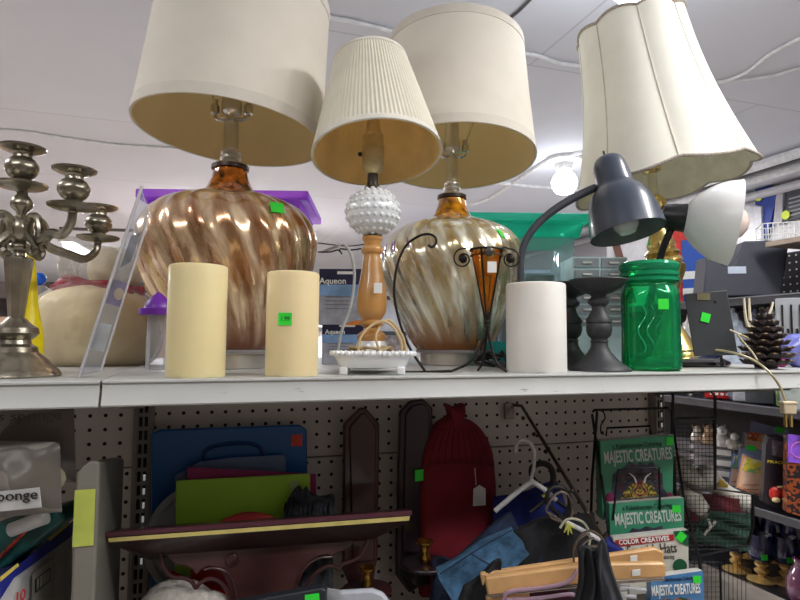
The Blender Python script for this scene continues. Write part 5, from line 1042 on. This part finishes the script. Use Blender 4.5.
# carved ledge
f = lf('carved_wooden_ledge', 'mahogany wall ledge with a gold stripe and scrolled carved apron', 'wall shelf', 258, 545, .125, rot=0)
def ledge(prof_l, prof_r, m, name, parent=None):
    n = len(prof_l); b = MB(); vs = [f.p(*q) for q in prof_l]+[f.p(*q) for q in prof_r]
    return f.obj(name, b.add(vs, [tuple(reversed(range(n))), tuple(range(n, 2*n))]+[(i, (i+1) % n, (i+1) % n+n, i+n) for i in range(n)]), m, parent, sharp=25)
ldg = ledge([(106, 533, .0), (110, 529, .10), (150, 560, .10), (150, 556, .045), (109, 543.5, .004), (108, 541, -.002)], [(411, 511, .0), (405, 509, .10), (372, 540, .10), (371, 540, .045), (409, 522.5, .004), (410, 519.5, -.002)], mat('plum_wood', (50, 26, 32), .35, var=.15, scale=6, coat=.3), 'ledge_moulding')
ledge([(105, 533, -.006), (105, 537, -.006), (110, 537, .002), (110, 531, .002)], [(412, 510.5, -.006), (412, 515, -.006), (408, 515, .002), (408, 510, .002)], mat('plum_wood_b', (80, 36, 50), .35, coat=.3), 'top_edge', ldg)
ledge([(108, 538.2, -.004), (109, 542.2, -.003), (112, 542, .003), (112, 538, .003)], [(410, 516, -.004), (409, 520.5, -.003), (406, 520, .003), (406, 516, .003)], mat('gold_stripe', (216, 202, 124), .3, metal=.35), 'gold_stripe', ldg)
ap = [(160, 553), (162, 562), (166, 571), (173, 577), (184, 578), (192, 582), (196, 588), (200, 583), (208, 579), (216, 580), (224, 586), (229, 598), (230, 640), (300, 640), (303, 598), (308, 584), (316, 573), (325, 567), (333, 566), (339, 569), (343, 564), (352, 561), (360, 556), (365, 546), (368, 538)]
apl = panelq(f, ap, .046, .062, mat('carved_mahogany', (74, 44, 42), .35, var=.25, scale=9, coat=.35), 'carved_apron', .003)
b = MB(); b.tube([f.p(x, y+0, .044) for x, y in ap[:13]], .0032, 8, n=3); f.obj('left_scroll_moulding', b, MAH, apl)
b = MB(); b.tube([f.p(x, y, .044) for x, y in ap[13:]], .0032, 8, n=3); f.obj('right_scroll_moulding', b, MAH, apl)
b = MB(); b.tube([f.p(x, y, .044) for x, y in ((238, 640), (237, 600), (233, 582), (226, 572), (214, 568), (204, 570))], .0018, 6, n=3); f.obj('left_inner_moulding', b, MAH, apl)
b = MB(); b.tube([f.p(x, y, .044) for x, y in ((292, 640), (294, 600), (298, 580), (308, 565), (320, 558), (332, 557))], .0018, 6, n=3)
f.obj('right_inner_moulding', b, MAH, apl)
b = MB(); c = f.p(232, 560, .044); b.sph(c, .010, (1, .3, 1)); f.obj('carved_rosette', b, MAH, apl)
# knit white cloth etc at bottom
f = lf('white_knit_cloth', 'white ribbed knit cloth bundle at the bottom under the ledge', 'cloth', 170, 600, .205)
b = MB(); c = f.p(178, 622, .0); b.sph(c, 44*f.s, (1, .5, .95), 60, 40, f=lambda v: 1+.012*math.sin(70*(v.x*.3+v.z))); f.obj('knit_body', b, mat('offwhite_knit', (198, 192, 184), .9, var=.1, scale=120, bump=.6))
b = MB(); b.sph(f.p(208, 622, -.0), 30*f.s, (1, .5, 1), 50, 30, f=lambda v: 1+.014*math.sin(60*(v.x-v.z*.4))); f.obj('knit_fold', b, mat('offwhite_knit', (198, 192, 184)))
f = lf('black_boxed_item', 'black box edge with a green sticker at the bottom under the ledge', 'box', 280, 600, .07)
bx = panelq(f, [(222, 606), (322, 588), (326, 591), (326, 660), (222, 660)], 0, .018, mat('black_box', (34, 38, 46), .5), 'box_body', .002)
panelq(f, [(305, 595), (319, 593), (320, 603), (305, 603)], -.0015, 0, GREEN, 'price_sticker', 0, bx)
f = lf('white_plastic_tray', 'white plastic piece with clear corner at the bottom centre', 'tray', 355, 598, .09)
panelq(f, [(328, 596), (340, 592), (372, 590), (383, 594), (392, 606), (392, 660), (328, 660)], 0, .012, mat('cool_white_plastic', (186, 190, 200), .4), 'tray_body', .004)
panelq(f, [(315, 584), (326, 586), (340, 588), (342, 600), (326, 600), (316, 592)], -.01, -.006, clear('tape_clear', (225, 228, 230), .4, .2), 'clear_corner', 0)
# ================================================================ GARMENTS AND HANGERS
def garment(name, label, cat, px, py, Y, pts4, m, amp=.008, th=.012, fold=7, seed=0, cname='cloth_body', rot=YAW, extra=None, nv=24):
    f = lf(name, label, cat, px, py, Y, rot=rot); A, B_, C_, D = [f.p(*p) for p in pts4]; b = MB()
    for sg in (0, 1):
        def fn(u, v, sg=sg):
            p = A.lerp(B_, u).lerp(D.lerp(C_, u), v); e = min(1, 6*min(u, 1-u, v+.05, 1.05-v)); w_ = math.sin(fold*u*2+seed+2.2*math.sin(2.4*v+seed))*.5+.35*math.sin(fold*1.7*u+3.1*v+seed*2)+.3*math.sin(5*v+fold*.5*u)
            return p+Vector((.3*amp*math.sin(9*v+seed), amp*w_*e+(th*(.5+.5*e) if sg else 0), .35*amp*math.sin(8*u+seed)))
        b.grid(fn, 30, nv)
    # close rim
    nu = 30; o1 = (nu+1)*(nv+1); ed = [i for i in range(nu+1)]+[(j+1)*(nu+1)+nu for j in range(nv)]+[nv*(nu+1)+i for i in range(nu-1, -1, -1)]+[j*(nu+1) for j in range(nv-1, 0, -1)]
    b.f += [(ed[i], ed[(i+1) % len(ed)], ed[(i+1) % len(ed)]+o1, ed[i]+o1) for i in range(len(ed))]
    o = f.obj(cname, b, m, sharp=70); return f, o
DEN = mat('dark_denim', (34, 46, 72), .9, var=.25, scale=90, bump=.5); LDEN = mat('light_denim', (66, 104, 138), .9, var=.2, scale=70, bump=.5); RBL = mat('royal_cloth', (28, 42, 120), .8, var=.15, bump=.4); BKC = mat('black_cloth', (26, 27, 32), .85, var=.2, bump=.5); GRC = mat('charcoal_cloth', (62, 64, 70), .9, var=.15, bump=.5)
garment('blue_shirt', 'royal blue shirt on a white hanger behind the jeans', 'shirt', 520, 520, .26, [(492, 500), (556, 482), (590, 560), (500, 590)], RBL, .008, .012, 6, 1)
garment('dark_jeans', 'dark blue denim jeans folded over a hanger right of the red cover', 'jeans', 480, 560, .20, [(434, 575), (510, 512), (545, 560), (440, 640)], DEN, .010, .02, 5, 2)
fj, oj = garment('light_jeans', 'faded lighter blue denim leg draped in front of the dark jeans', 'jeans', 480, 570, .13, [(436, 570), (512, 527), (530, 553), (462, 625)], LDEN, .007, .022, 4, 3)
b = MB(); b.tube([fj.p(470, 553, -.014), fj.p(485, 562, -.014), fj.p(503, 570, -.014)], .0012, 5, n=3); b.tube([fj.p(440, 574, -.012), fj.p(480, 548, -.014), fj.p(512, 530, -.012)], .0012, 5, n=3); fj.obj('stitched_seam', b, mat('seam_navy', (30, 44, 70), .9), oj)
garment('navy_trousers', 'navy trousers hanging low between the red cover and the light jeans', 'trousers', 450, 590, .22, [(432, 560), (470, 560), (470, 640), (430, 640)], mat('navy_cloth', (24, 28, 54), .9, bump=.5), .008, .02, 5, 6)
garment('black_garment', 'black soft garment draped on hangers right of the light jeans', 'garment', 560, 550, .15, [(508, 530), (596, 512), (610, 590), (500, 600)], BKC, .012, .03, 7, 4)
garment('black_garment', 'black soft cloth hanging under the light jeans beside the wooden hangers', 'garment', 475, 600, .06, [(462, 590), (500, 560), (505, 640), (455, 640)], BKC, .008, .02, 6, 8)
f, o = garment('black_grey_jacket', 'black and grey strappy jacket hanging nearest the viewer at the bottom', 'jacket', 590, 575, -.085, [(582, 551), (603, 550), (626, 650), (570, 650)], BKC, .008, .02, 9, 5)
f2_, o2_ = garment('charcoal_strap_top', 'charcoal strap hanging down at the right side of the black jacket', 'top', 606, 575, -.10, [(600, 545), (607, 543), (636, 650), (604, 650)], GRC, .006, .02, 5, 9)
garment('navy_cap_brim', 'navy cloth corner poking out above the wooden hangers by the books', 'cloth', 615, 545, .12, [(604, 535), (612, 540), (628, 553), (606, 560)], RBL, .003, .01, 3, 2)
CHM = mat('chrome_rod', (150, 140, 132), .25, metal=.9); WHG = mat('white_hanger', (205, 205, 205), .4); BHG = mat('black_hanger', (30, 28, 30), .4)
# slanted waterfall arm on the pegboard
f = lf('waterfall_hook_arm', 'slanted metal display arm on the pegboard with hanger hooks hung along it', 'display arm', 513, 405, PANY-.02, rot=0)
A_ = at(513, 405, PANY-.01)-f.R; B2 = at(604, 540, .06)-f.R
b = MB(); b.tube([A_, A_+Vector((.01, -.02, .0)), B2, B2+Vector((.002, -.004, .012))], .0036, 10); f.obj('sloping_rod', b, mat('dark_steel', (84, 74, 68), .3, metal=.8))
b = MB(); q = at(509, 411, PANY-.01)-f.R; b.box(q, (.022, .008, .035)); f.obj('mount_bracket', b, CHM, bevel=.001)
for k in range(1, 7): 
    t = k/7; q = A_.lerp(B2, t); b = MB(); b.sph(q+Vector((0, 0, .004)), .0045, seg=10, rings=8); f.obj('stop_bead', b, mat('dark_steel', (84, 74, 68)))
def armpt(t): return A_.lerp(B2, t)+f.R
farm = f
def hanger(label, t, barpts, m, hookm, hookh=.05, r=.004, kind='hanger', hookbend=1, group=None):
    """hook curls over the arm at parameter t; bar points are photo pixels at the same depth"""
    p = armpt(t); f = lf('clothes_hanger', label, 'hanger', 0, 0, p.y, group=group) if False else None
    fr = F('clothes_hanger', label, 'hanger', barpts[0][0], barpts[0][1], p.y, z0=ZL); q = fr.inv @ (p-fr.R)
    nb = fr.p(*barpts[0]); b = MB()
    top = q+Vector((0, 0, .006))
    b.tube([q+Vector((-.014*hookbend, 0, -.012)), q+Vector((-.012*hookbend, 0, 0)), top, q+Vector((.012*hookbend, 0, -.002)), q+Vector((.012*hookbend, 0, -.018)), q.lerp(nb, .6), nb], .0016, 8, n=4); fr.obj('hook', b, hookm)
    b = MB(); b.tube([fr.p(*c) for c in barpts], r, 8, n=0); fr.obj('hanger_bar', b, m)
    return fr
fr = hanger('white plastic hanger with rounded shoulders near the back of the slanted arm', .16, [(527, 484)], WHG, CHM) if False else None
def hanger2(label, ptsl, m, Y, hookpts, hookm, r=.0038, hr=.0016):
    fr = F('clothes_hanger', label, 'hanger', ptsl[0][0][0], ptsl[0][0][1], Y, z0=ZL); b = MB()
    for L0 in ptsl: b.tube([fr.p(*c) for c in L0], r, 8, n=3)
    fr.obj('hanger_bar', b, m); b = MB(); b.tube([fr.p(*c) for c in hookpts], hr, 8, n=4); fr.obj('hook', b, hookm); return fr
hanger2('white plastic hanger with sloping arms at the back of the slanted arm', [[(495, 511), (515, 494), (528, 484), (534, 481)], [(530, 480), (545, 490), (556, 500)]], WHG, .215, [(516, 452), (516, 446), (521, 440), (529, 442), (534, 450), (534, 465), (531, 480)], WHG, .0048, .0034)
hanger2('black plastic hanger with round hook in the middle of the slanted arm', [[(532, 476), (540, 486), (556, 500), (570, 510)], [(552, 488), (545, 500), (530, 512)]], BHG, .21, [(532, 476), (532, 468), (538, 464), (546, 464), (552, 470), (553, 482), (549, 490)], BHG, .004, .0058)
hanger2('black plastic hanger second along the slanted arm with a yellow size clip', [[(545, 500), (556, 512), (572, 522)], [(572, 512), (560, 520), (548, 526)]], BHG, .17, [(547, 500), (548, 492), (554, 487), (563, 488), (569, 496), (569, 508), (565, 516)], BHG, .004, .004)
hanger2('thin silver wire hanger curling under the black hangers', [[(548, 512), (552, 518), (563, 522)]], CHM, .15, [(563, 522), (551, 514), (546, 510), (552, 498), (560, 492), (568, 495), (572, 508), (570, 520)], CHM, .0026, .0026)
hanger2('white hanger with crossbar below the two black hooks', [[(566, 522), (580, 529), (602, 541)]], WHG, .12, [(560, 528), (566, 520), (575, 519), (585, 524), (590, 536), (589, 545)], mat('cream_hook', (190, 186, 160), .4), .004, .0022)
hanger2('metal hooked hanger holding the black jacket nearest the viewer', [[(584, 552), (592, 546), (604, 552)]], CHM, .03, [(578, 560), (575, 548), (580, 536), (590, 531), (600, 536), (604, 545), (592, 546)], CHM, .0022, .0022)
fr = F('yellow_size_clip', 'yellowish green leafy clip on the cream hanger hook', 'clip', 568, 528, .115, z0=ZL); b = MB()
for a in (-.7, -.1, .5, 1.2): b.tube([fr.p(568, 524), fr.p(568, 524)+Vector((.012*math.sin(a), -.003, -.018*math.cos(a)))], [.0035, .001], 6)
fr.obj('clip_body', b, mat('olive_clip', (190, 190, 90), .4))
fr = F('yellow_hook_band', 'small yellow band on the black hanger hook', 'clip', 546, 492, .205, z0=ZL); b = MB(); b.tube([fr.p(543, 497), fr.p(546, 493), fr.p(548, 487)], .0042, 8, n=2); fr.obj('band', b, mat('olive_clip', (190, 190, 90)))
# wooden clamp hangers
PINE = mat('pine_hanger_wood', (198, 154, 102), .4, var=.12, scale=14, coat=.3)
def clampbar(label, P, Y, dy, tagp=None, Y1=None):
    fr = F('wooden_trouser_hanger', label, 'hanger', P[0][0], P[0][1], Y, z0=ZL, group=None); b = MB(); v = [fr.p(x, y, 0) for x, y in P]+[fr.p(x, y, 0)+Vector((0, dy, 0)) for x, y in P]; n = len(P)
    o = fr.obj('wooden_bar', b.add(v, [tuple(range(n)), tuple(range(2*n-1, n-1, -1))]+[(i, (i+1) % n, (i+1) % n+n, i+n) for i in range(n)]), PINE, bevel=.003)
    if tagp: panelq(fr, tagp, -.0015, -.0003, WHITEP, 'paper_tag', 0, o)
    return fr, o
fr, o = clampbar('back wooden clamp hanger bar of the pair, behind the black jacket', [(480, 574), (655, 548), (664, 552), (665, 566), (484, 594)], .055, .012, [(630, 556), (637, 555), (637, 563), (630, 564)])
b = MB(); b.tube([fr.p(574, 562), fr.p(574, 546), fr.p(583, 536), fr.p(590, 534)], .0016, 8, n=3); fr.obj('hook', b, CHM)
fr, o = clampbar('front wooden clamp hanger bar, lowest and nearest the viewer', [(485, 578), (590, 564), (664, 563), (667, 566), (666, 578), (590, 583), (488, 597)], .025, .012, [(632, 570), (640, 569), (640, 575), (632, 576)])
b = MB(); b.tube([fr.p(487, 596, -.002), fr.p(600, 584, -.004), fr.p(664, 579, -.002)], .0022, 8); fr.obj('lower_wire', b, CHM, o)
b = MB(); b.tube([fr.p(580, 564), fr.p(580, 548), fr.p(588, 540), fr.p(594, 538)], .0016, 8, n=3); fr.obj('hook', b, CHM)
fr, o = clampbar('short lower wooden bar end under the left end of the wooden hangers', [(486, 597), (530, 592), (532, 610), (488, 616)], .035, .012)
fr = F('clear_plastic_hanger', 'clear pinkish plastic hanger loop at the bottom in front of the wooden bars', 'hanger', 540, 592, -.005, z0=ZL); b = MB(); b.tube([fr.p(504, 606), (fr.p(504, 596)), fr.p(512, 591), fr.p(540, 588), fr.p(562, 584), fr.p(572, 578), fr.p(577, 570)], .003, 8, n=4); b.tube([fr.p(506, 600), fr.p(540, 598), fr.p(570, 594), fr.p(576, 598)], .003, 8, n=3); fr.obj('clear_loop', b, clear('pink_clear', (230, 200, 215), .5, .1, body=(200, 170, 190)))
fr = F('dark_burgundy_cloth', 'dark burgundy cloth behind the clear hanger loop', 'cloth', 540, 605, .01, z0=ZL); panelq(fr, [(508, 594), (570, 588), (574, 640), (508, 640)], .0, .01, mat('burgundy_cloth', (70, 30, 46), .9, bump=.4), 'cloth_body', .004)
for k, (x, y) in enumerate(((612, 585), (628, 590), (618, 597))):
    fr = F('clear_hanger_clip', ('upper clear clip hanger piece left of the blue book', 'middle clear clip hanger piece beside the blue book', 'lowest clear clip hanger piece at the bottom by the blue book')[k], 'hanger', x, y, .03, z0=ZL); b = MB(); b.tube([fr.p(x-14, y+2), fr.p(x, y-1), fr.p(x+18, y)], .003, 8, n=3); b.box(fr.p(x+4, y+3, -.002), (.012, .008, .016)); fr.obj('clip_bar', b, clear('clip_clear', (225, 228, 232), .5, .1))
# ================================================================ BOOK RACK
f = lf('wire_book_rack', 'black wire book rack holding the coloring books on the lower shelf', 'rack', 630, 500, .235)
BW = mat('black_wire', (20, 20, 22), .4, metal=.3)
b = MB()
b.tube([f.p(588, 640, -.12), f.p(590, 560), f.p(592, 480), f.p(597, 412), f.p(594, 410), f.p(668, 408), f.p(671, 412), f.p(684, 500), f.p(700, 560, -.06), f.p(706, 640, -.1)], .0028, 8); b.tube([f.p(592, 414), f.p(602, 480, -.03), f.p(612, 560, -.08), f.p(618, 640, -.12)], .0028, 8)
b.tube([f.p(606, 436), f.p(607, 428), f.p(650, 426), f.p(651, 436)], .0022, 8); b.tube([f.p(603, 411), f.p(605, 418), f.p(601, 425), f.p(601, 433), f.p(604, 434)], .0016, 6, n=3); f.obj('outer_frame', b, BW)
b = MB(); b.tube([f.p(613, 520, -.075), f.p(618, 470, -.075), f.p(659, 467, -.075), f.p(660, 510, -.075)], .0022, 8); b.tube([f.p(617, 500, -.075), f.p(659, 496, -.075)], .0014, 6)
f.obj('front_holder', b, BW)
b = MB(); b.tube([f.p(686, 532, -.14), f.p(694, 540, -.14), f.p(700, 570, -.15), f.p(703, 620, -.15)], .0026, 8, n=3); f.obj('side_arm', b, BW)
# art for books : mirrored kaleidoscope
def kaleido(name, cols, sc_=1.0, bg=None):
    m = bpy.data.materials.new(name); m.use_nodes = True; nt = m.node_tree; N = nt.nodes; L = nt.links; b = N['Principled BSDF']; b.inputs['Roughness'].default_value = .35
    tc = N.new('ShaderNodeTexCoord'); sp = N.new('ShaderNodeSeparateXYZ'); L.new(tc.outputs['Object'], sp.inputs[0]); ab = N.new('ShaderNodeMath'); ab.operation = 'ABSOLUTE'; L.new(sp.outputs['X'], ab.inputs[0])
    cb_ = N.new('ShaderNodeCombineXYZ'); L.new(ab.outputs[0], cb_.inputs['X']); L.new(sp.outputs['Z'], cb_.inputs['Y'])
    vo = N.new('ShaderNodeTexVoronoi'); vo.inputs['Scale'].default_value = 75*sc_; wv = N.new('ShaderNodeTexNoise'); wv.inputs['Scale'].default_value = 30*sc_; wv.inputs['Distortion'].default_value = 1.5; L.new(cb_.outputs[0], wv.inputs[0]); L.new(cb_.outputs[0], vo.inputs[0])
    r = N.new('ShaderNodeValToRGB'); r.color_ramp.interpolation = 'CONSTANT'; e = r.color_ramp.elements
    while len(e) < len(cols): e.new(.5)
    for i, c in enumerate(cols): e[i].position = .28+.44*i/len(cols) if i else 0; e[i].color = lin(c)+(1,)
    L.new(wv.outputs[0], r.inputs[0]); mx = N.new('ShaderNodeMix'); mx.data_type = 'RGBA'; mx.blend_type = 'MULTIPLY'; mx.inputs['Factor'].default_value = .6; L.new(r.outputs[0], mx.inputs['A'])
    r2 = N.new('ShaderNodeValToRGB'); r2.color_ramp.elements[0].color = (1, 1, 1, 1); r2.color_ramp.elements[1].color = (.25, .25, .3, 1); r2.color_ramp.elements[0].position = .25; r2.color_ramp.elements[1].position = .6; L.new(vo.outputs['Distance'], r2.inputs[0]); L.new(r2.outputs[0], mx.inputs['B'])
    L.new(mx.outputs['Result'], b.inputs['Base Color']); return m
KAL = kaleido('kaleidoscope_art', [(40, 40, 44), (190, 60, 40), (230, 140, 50), (60, 90, 60), (220, 190, 80), (150, 40, 80), (60, 60, 66)])
TEALG = mat('sea_green_cover', (62, 148, 112), .4, var=.03, coat=.3); PAG = mat('page_edge', (208, 206, 200), .7)
def book(label, P, Y, m, dpt=.018, group=None, over=None):
    """P = TL TR BR BL of the cover face"""
    fr = F('coloring_book', label, 'book', sum(p[0] for p in P)/4, sum(p[1] for p in P)/4, Y, z0=ZL, group=group)
    v = [fr.p(x, y) for x, y in P]; b = MB(); w = v+[q+Vector((0, .0014, 0)) for q in v]
    cv = fr.obj('front_cover', b.add(w, [(0, 1, 2, 3), (7, 6, 5, 4), (0, 4, 5, 1), (1, 5, 6, 2), (2, 6, 7, 3), (3, 7, 4, 0)]), m)
    def sh(q, d, k): return Vector((q.x+k*(1 if q is v[0] or q is v[3] else -1)*.001, d, q.z))
    b = MB(); w = [Vector((q.x, .0014, q.z)) for q in v]+[Vector((q.x+.0, dpt, q.z-.001)) for q in v]; fr.obj('page_block', b.add(w, [(0, 1, 2, 3), (7, 6, 5, 4), (0, 4, 5, 1), (1, 5, 6, 2), (2, 6, 7, 3), (3, 7, 4, 0)]), PAG)
    b = MB(); w = [v[0]+Vector((-.0012, 0, 0)), v[0]+Vector((-.0012, dpt, 0)), v[3]+Vector((-.0012, dpt, 0)), v[3]+Vector((-.0012, 0, 0))]; w += [q+Vector((.0012, 0, 0)) for q in w]
    fr.obj('spine', b.add(w, [(0, 1, 2, 3), (7, 6, 5, 4), (0, 4, 5, 1), (1, 5, 6, 2), (2, 6, 7, 3), (3, 7, 4, 0)]), m)
    return fr, cv, v
def lettr(fr, cv, s_, px, py, hpx, m, sx=.7, ang=3.0, bold=.0002, off=-.0012):
    return text(s_, m, cv, fr.p(px, py, off), hpx*fr.s*1.38, sx, .0003, R=Matrix.Rotation(math.radians(-ang), 3, 'Y'), bold=bold)
PWH = mat('title_white', (205, 214, 208), .6)
DKI = mat('dark_teal_ink', (24, 70, 56), .5)
fr, cv, v = book('green coloring book at the back of the rack with colourful kaleidoscope art', [(601, 441), (674, 435), (672, 512), (603, 520)], .205, TEALG, .034)
lettr(fr, cv, 'a Kaleidoscope Coloring', 637, 445.5, 5, DKI, .72, 4.2); lettr(fr, cv, 'MAJESTIC CREATURES', 638, 456, 12, PWH, .42, 4.2, .0006)
b = MB(); c = fr.p(640, 492, -.0012); w = 33*fr.s
def artp(fr, pts, m, name, par, off=-.001):
    b = MB(); q = fr.poly(pts); cx_ = sum(p[0] for p in q)/len(q); o_ = b.prism([(x-cx_, z) for x, z in q], off-.0006, off); ob = fr.obj(name, b, m, par); ob.location = (cx_, 0, 0); return ob
artp(fr, [(603, 518), (606, 500), (612, 490), (613, 474), (625, 466), (629, 461), (636, 465), (640, 462), (646, 465), (653, 461), (656, 468), (662, 474), (663, 488), (669, 496), (671, 511)], mat('dark_art_ground', (66, 62, 78), .4, var=.4, scale=60), 'dark_art', cv)
artp(fr, [(617, 512), (622, 494), (630, 484), (640, 480), (650, 483), (657, 492), (660, 508)], KAL, 'kaleidoscope_face', cv, -.0018)
artp(fr, [(619, 492), (619, 474), (660, 471), (660, 490), (650, 480), (640, 478), (630, 481)], kaleido('kaleido_dark', [(50, 50, 56), (80, 76, 84), (40, 38, 44), (110, 60, 70), (60, 58, 64)], 1.2), 'upper_art', cv, -.0015)
b = MB()
for sg in (-1, 1): b.tube([fr.p(640+sg*4, 483, -.003), fr.p(640+sg*6, 477, -.003), fr.p(640+sg*11, 473, -.003)], [.0022, .0016, .0006], 6, n=3)
fr.obj('horn_print', b, WINK, cv)
for sg in (-1, 1): b = MB(); b.sph(fr.p(640+sg*30, 500, -.002), 6*fr.s, (.7, .12, 1.3)); fr.obj('purple_wing_print', b, mat('plum_print', (130, 40, 84), .5, var=.3), cv)
sticker(fr, 670, 441, 7, 8, -.002, cv)
fr, cv, v = book('green coloring book in the middle tier, only its upper half showing', [(610, 504), (684, 498), (684, 560), (612, 566)], .165, TEALG, .02)
lettr(fr, cv, 'a Kaleidoscope Coloring', 647, 507, 5, DKI, .72, 4.2); lettr(fr, cv, 'MAJESTIC CREATURES', 648, 518, 11.5, PWH, .43, 4.2, .0006)
artp(fr, [(627, 535), (632, 528), (640, 529), (646, 526), (654, 528), (662, 525), (663, 532), (640, 534)], mat('dark_art_ground', (66, 62, 78)), 'dark_art', cv)
sticker(fr, 676.5, 509, 8, 7, -.002, cv)
RED_ = mat('deep_red_band', (168, 26, 34), .4)
fr, cv, v = book('white coloring book with red band and green corners below the green ones', [(614, 538), (688, 530), (689, 590), (616, 596)], .13, mat('ivory_cover', (214, 210, 198), .45, var=.02), .02)
artp(fr, [(615, 540), (673, 534), (674, 540), (615, 547)], RED_, 'red_band', cv); lettr(fr, cv, 'COLOR CREATIVES', 644, 540.5, 4.5, WINK, .95, 5.5, .0003, off=-.0022)
lettr(fr, cv, 'Scottish Hats', 652, 549.5, 10, mat('grey_ink', (70, 66, 66), .5), .68, 4, .0002); lettr(fr, cv, 'coloring', 668, 557, 4, mat('grey_ink', (70, 66, 66)), .7, 4, 0)
artp(fr, [(673, 531), (688, 530), (688, 546), (680, 543), (675, 538)], mat('dark_green_corner', (30, 90, 60), .4), 'green_corner', cv)
b = MB(); c = fr.p(680, 566, -.0012); b.M = Matrix.Translation(c) @ Matrix.Rotation(PI/2, 4, 'X'); b.lathe([(7*fr.s, 0), (7*fr.s, .0006)], 28); fr.obj('round_green_seal', b, mat('dark_green_corner', (30, 90, 60)), cv)
sticker(fr, 681, 537, 8, 9, -.003, cv, tilt=40)
fr, cv, v = book('blue coloring book lowest in front of the rack at the bottom edge', [(652, 578), (703, 571), (706, 640), (650, 645)], .075, mat('steel_blue_cover', (74, 128, 180), .4, var=.06, coat=.3), .02)
lettr(fr, cv, 'Kaleidoscope Coloring', 679, 579, 3.6, mat('navy_ink', (30, 54, 90), .5), .68, 4); lettr(fr, cv, 'MAJESTIC CREATURES', 676, 590, 10, WINK, .36, 4, .0005)
artp(fr, [(660, 604), (664, 598), (672, 600), (680, 597), (690, 599), (696, 604)], KAL, 'kaleidoscope_art', cv, -.001)
sticker(fr, 697, 579.5, 8, 7, -.002, cv)
# ================================================================ MESH BASKET RACK
f = F('mesh_basket_rack', 'black wire mesh basket rack hanging right of the coloring books', 'rack', 705, 470, .18, z0=ZL)
b = MB(); fr_pts = [(673, 393), (710, 391), (715, 396), (715, 489), (753, 494), (753, 527), (748, 545)]
b.tube([f.p(x, y) for x, y in fr_pts], .0032, 8); b.tube([f.p(673, 393), f.p(672, 440), f.p(676, 510), f.p(690, 560)], .0032, 8); b.tube([f.p(676, 419, .0), f.p(715, 418, .0)], .0035, 8); b.tube([f.p(672, 560), f.p(700, 556), f.p(748, 545)], .0028, 8)
b.tube([f.p(720, 562), f.p(722, 640)], .0024, 8); b.tube([f.p(673, 393, 0), f.p(655, 394, .2)], .003, 8); fo = f.obj('rack_frame', b, BW)
b = MB()
for i in range(11): x = 675+i*3.8; b.tube([f.p(x, 420, .001), f.p(x+1, 490, .001)], .0006, 4)
for j in range(18): y = 420+j*4.1; b.tube([f.p(674, y, .001), f.p(715, y, .001)], .0006, 4)
for i in range(18): x = 678+i*4.3; b.tube([f.p(x, 495, .002), f.p(x, 552, .002)], .0006, 4)
for j in range(14): y = 496+j*4.1; b.tube([f.p(678, y, .002), f.p(752, y, .002)], .0006, 4)
f.obj('wire_mesh', b, BW, fo)
b = MB()
for i in range(14): x = 690+i*4.3; b.tube([f.p(x, 560, .002), f.p(x, 610, .002)], .0006, 4)
for j in range(10): y = 562+j*5; b.tube([f.p(688, y, .002), f.p(722, y, .002)], .0006, 4)
f.obj('lower_wire_mesh', b, BW, fo)
SO = mat('sole_white', (196, 192, 182), .6, var=.08, scale=30); SD = mat('sole_grey', (120, 116, 112), .7)
def shoe(label, P, Y):
    fr = F('white_shoe', label, 'shoe', P[0][0], P[0][1], Y, z0=ZL); b = MB(); pts = [fr.p(*p) for p in P]
    n = len(P); b.tube(pts, [.012, .022, .020, .018, .024, .021, .010][:n], 14, n=4); o = fr.obj('shoe_upper', b, SO)
    b = MB(); b.tube([q+Vector((.004, .0, -.012)) for q in pts], [.009, .016, .015, .013, .017, .015, .008][:n], 12, n=4); fr.obj('shoe_sole', b, SD); return fr
shoe('upper white shoe lying in the mesh basket', [(677, 458), (682, 468), (690, 476), (698, 480), (705, 477), (711, 472)], .24)
shoe('lower white shoe standing sole out below the first in the mesh basket', [(684, 486), (690, 494), (696, 503), (702, 510)], .25)
shoe('third whitish shoe deeper in the mesh basket', [(708, 466), (712, 480), (722, 490), (735, 497), (744, 502)], .32)
b = MB(); fr = F('yellow_peel_toy', 'small yellow curved item beside the white shoe', 'toy', 722, 483, .28, z0=ZL); b.tube([fr.p(714, 477), fr.p(720, 483), fr.p(727, 486)], [.004, .009, .004], 10, n=3); fr.obj('toy_body', b, mat('warm_yellow', (226, 190, 70), .4))
garment('dark_red_cloth', 'dark red folded cloth under the white shoes in the mesh basket', 'cloth', 712, 505, .30, [(668, 494), (740, 498), (742, 520), (670, 522)], mat('wine_cloth', (90, 24, 34), .9, bump=.4), .008, .02, 7, 3)
garment('dark_green_cloth', 'dark green folded cloth at the bottom of the mesh basket', 'cloth', 720, 532, .26, [(692, 540), (712, 512), (750, 516), (748, 550)], mat('forest_cloth', (34, 66, 54), .9, var=.2, bump=.5), .010, .02, 7, 5)
fr = F('white_cross_tag', 'white tie on the dark green cloth', 'tie', 708, 528, .22, z0=ZL); b = MB(); b.tube([fr.p(704, 535), fr.p(710, 528), fr.p(716, 521)], .0028, 6); b.tube([fr.p(708, 519), fr.p(711, 528)], .0028, 6); fr.obj('tie_strap', b, SO)
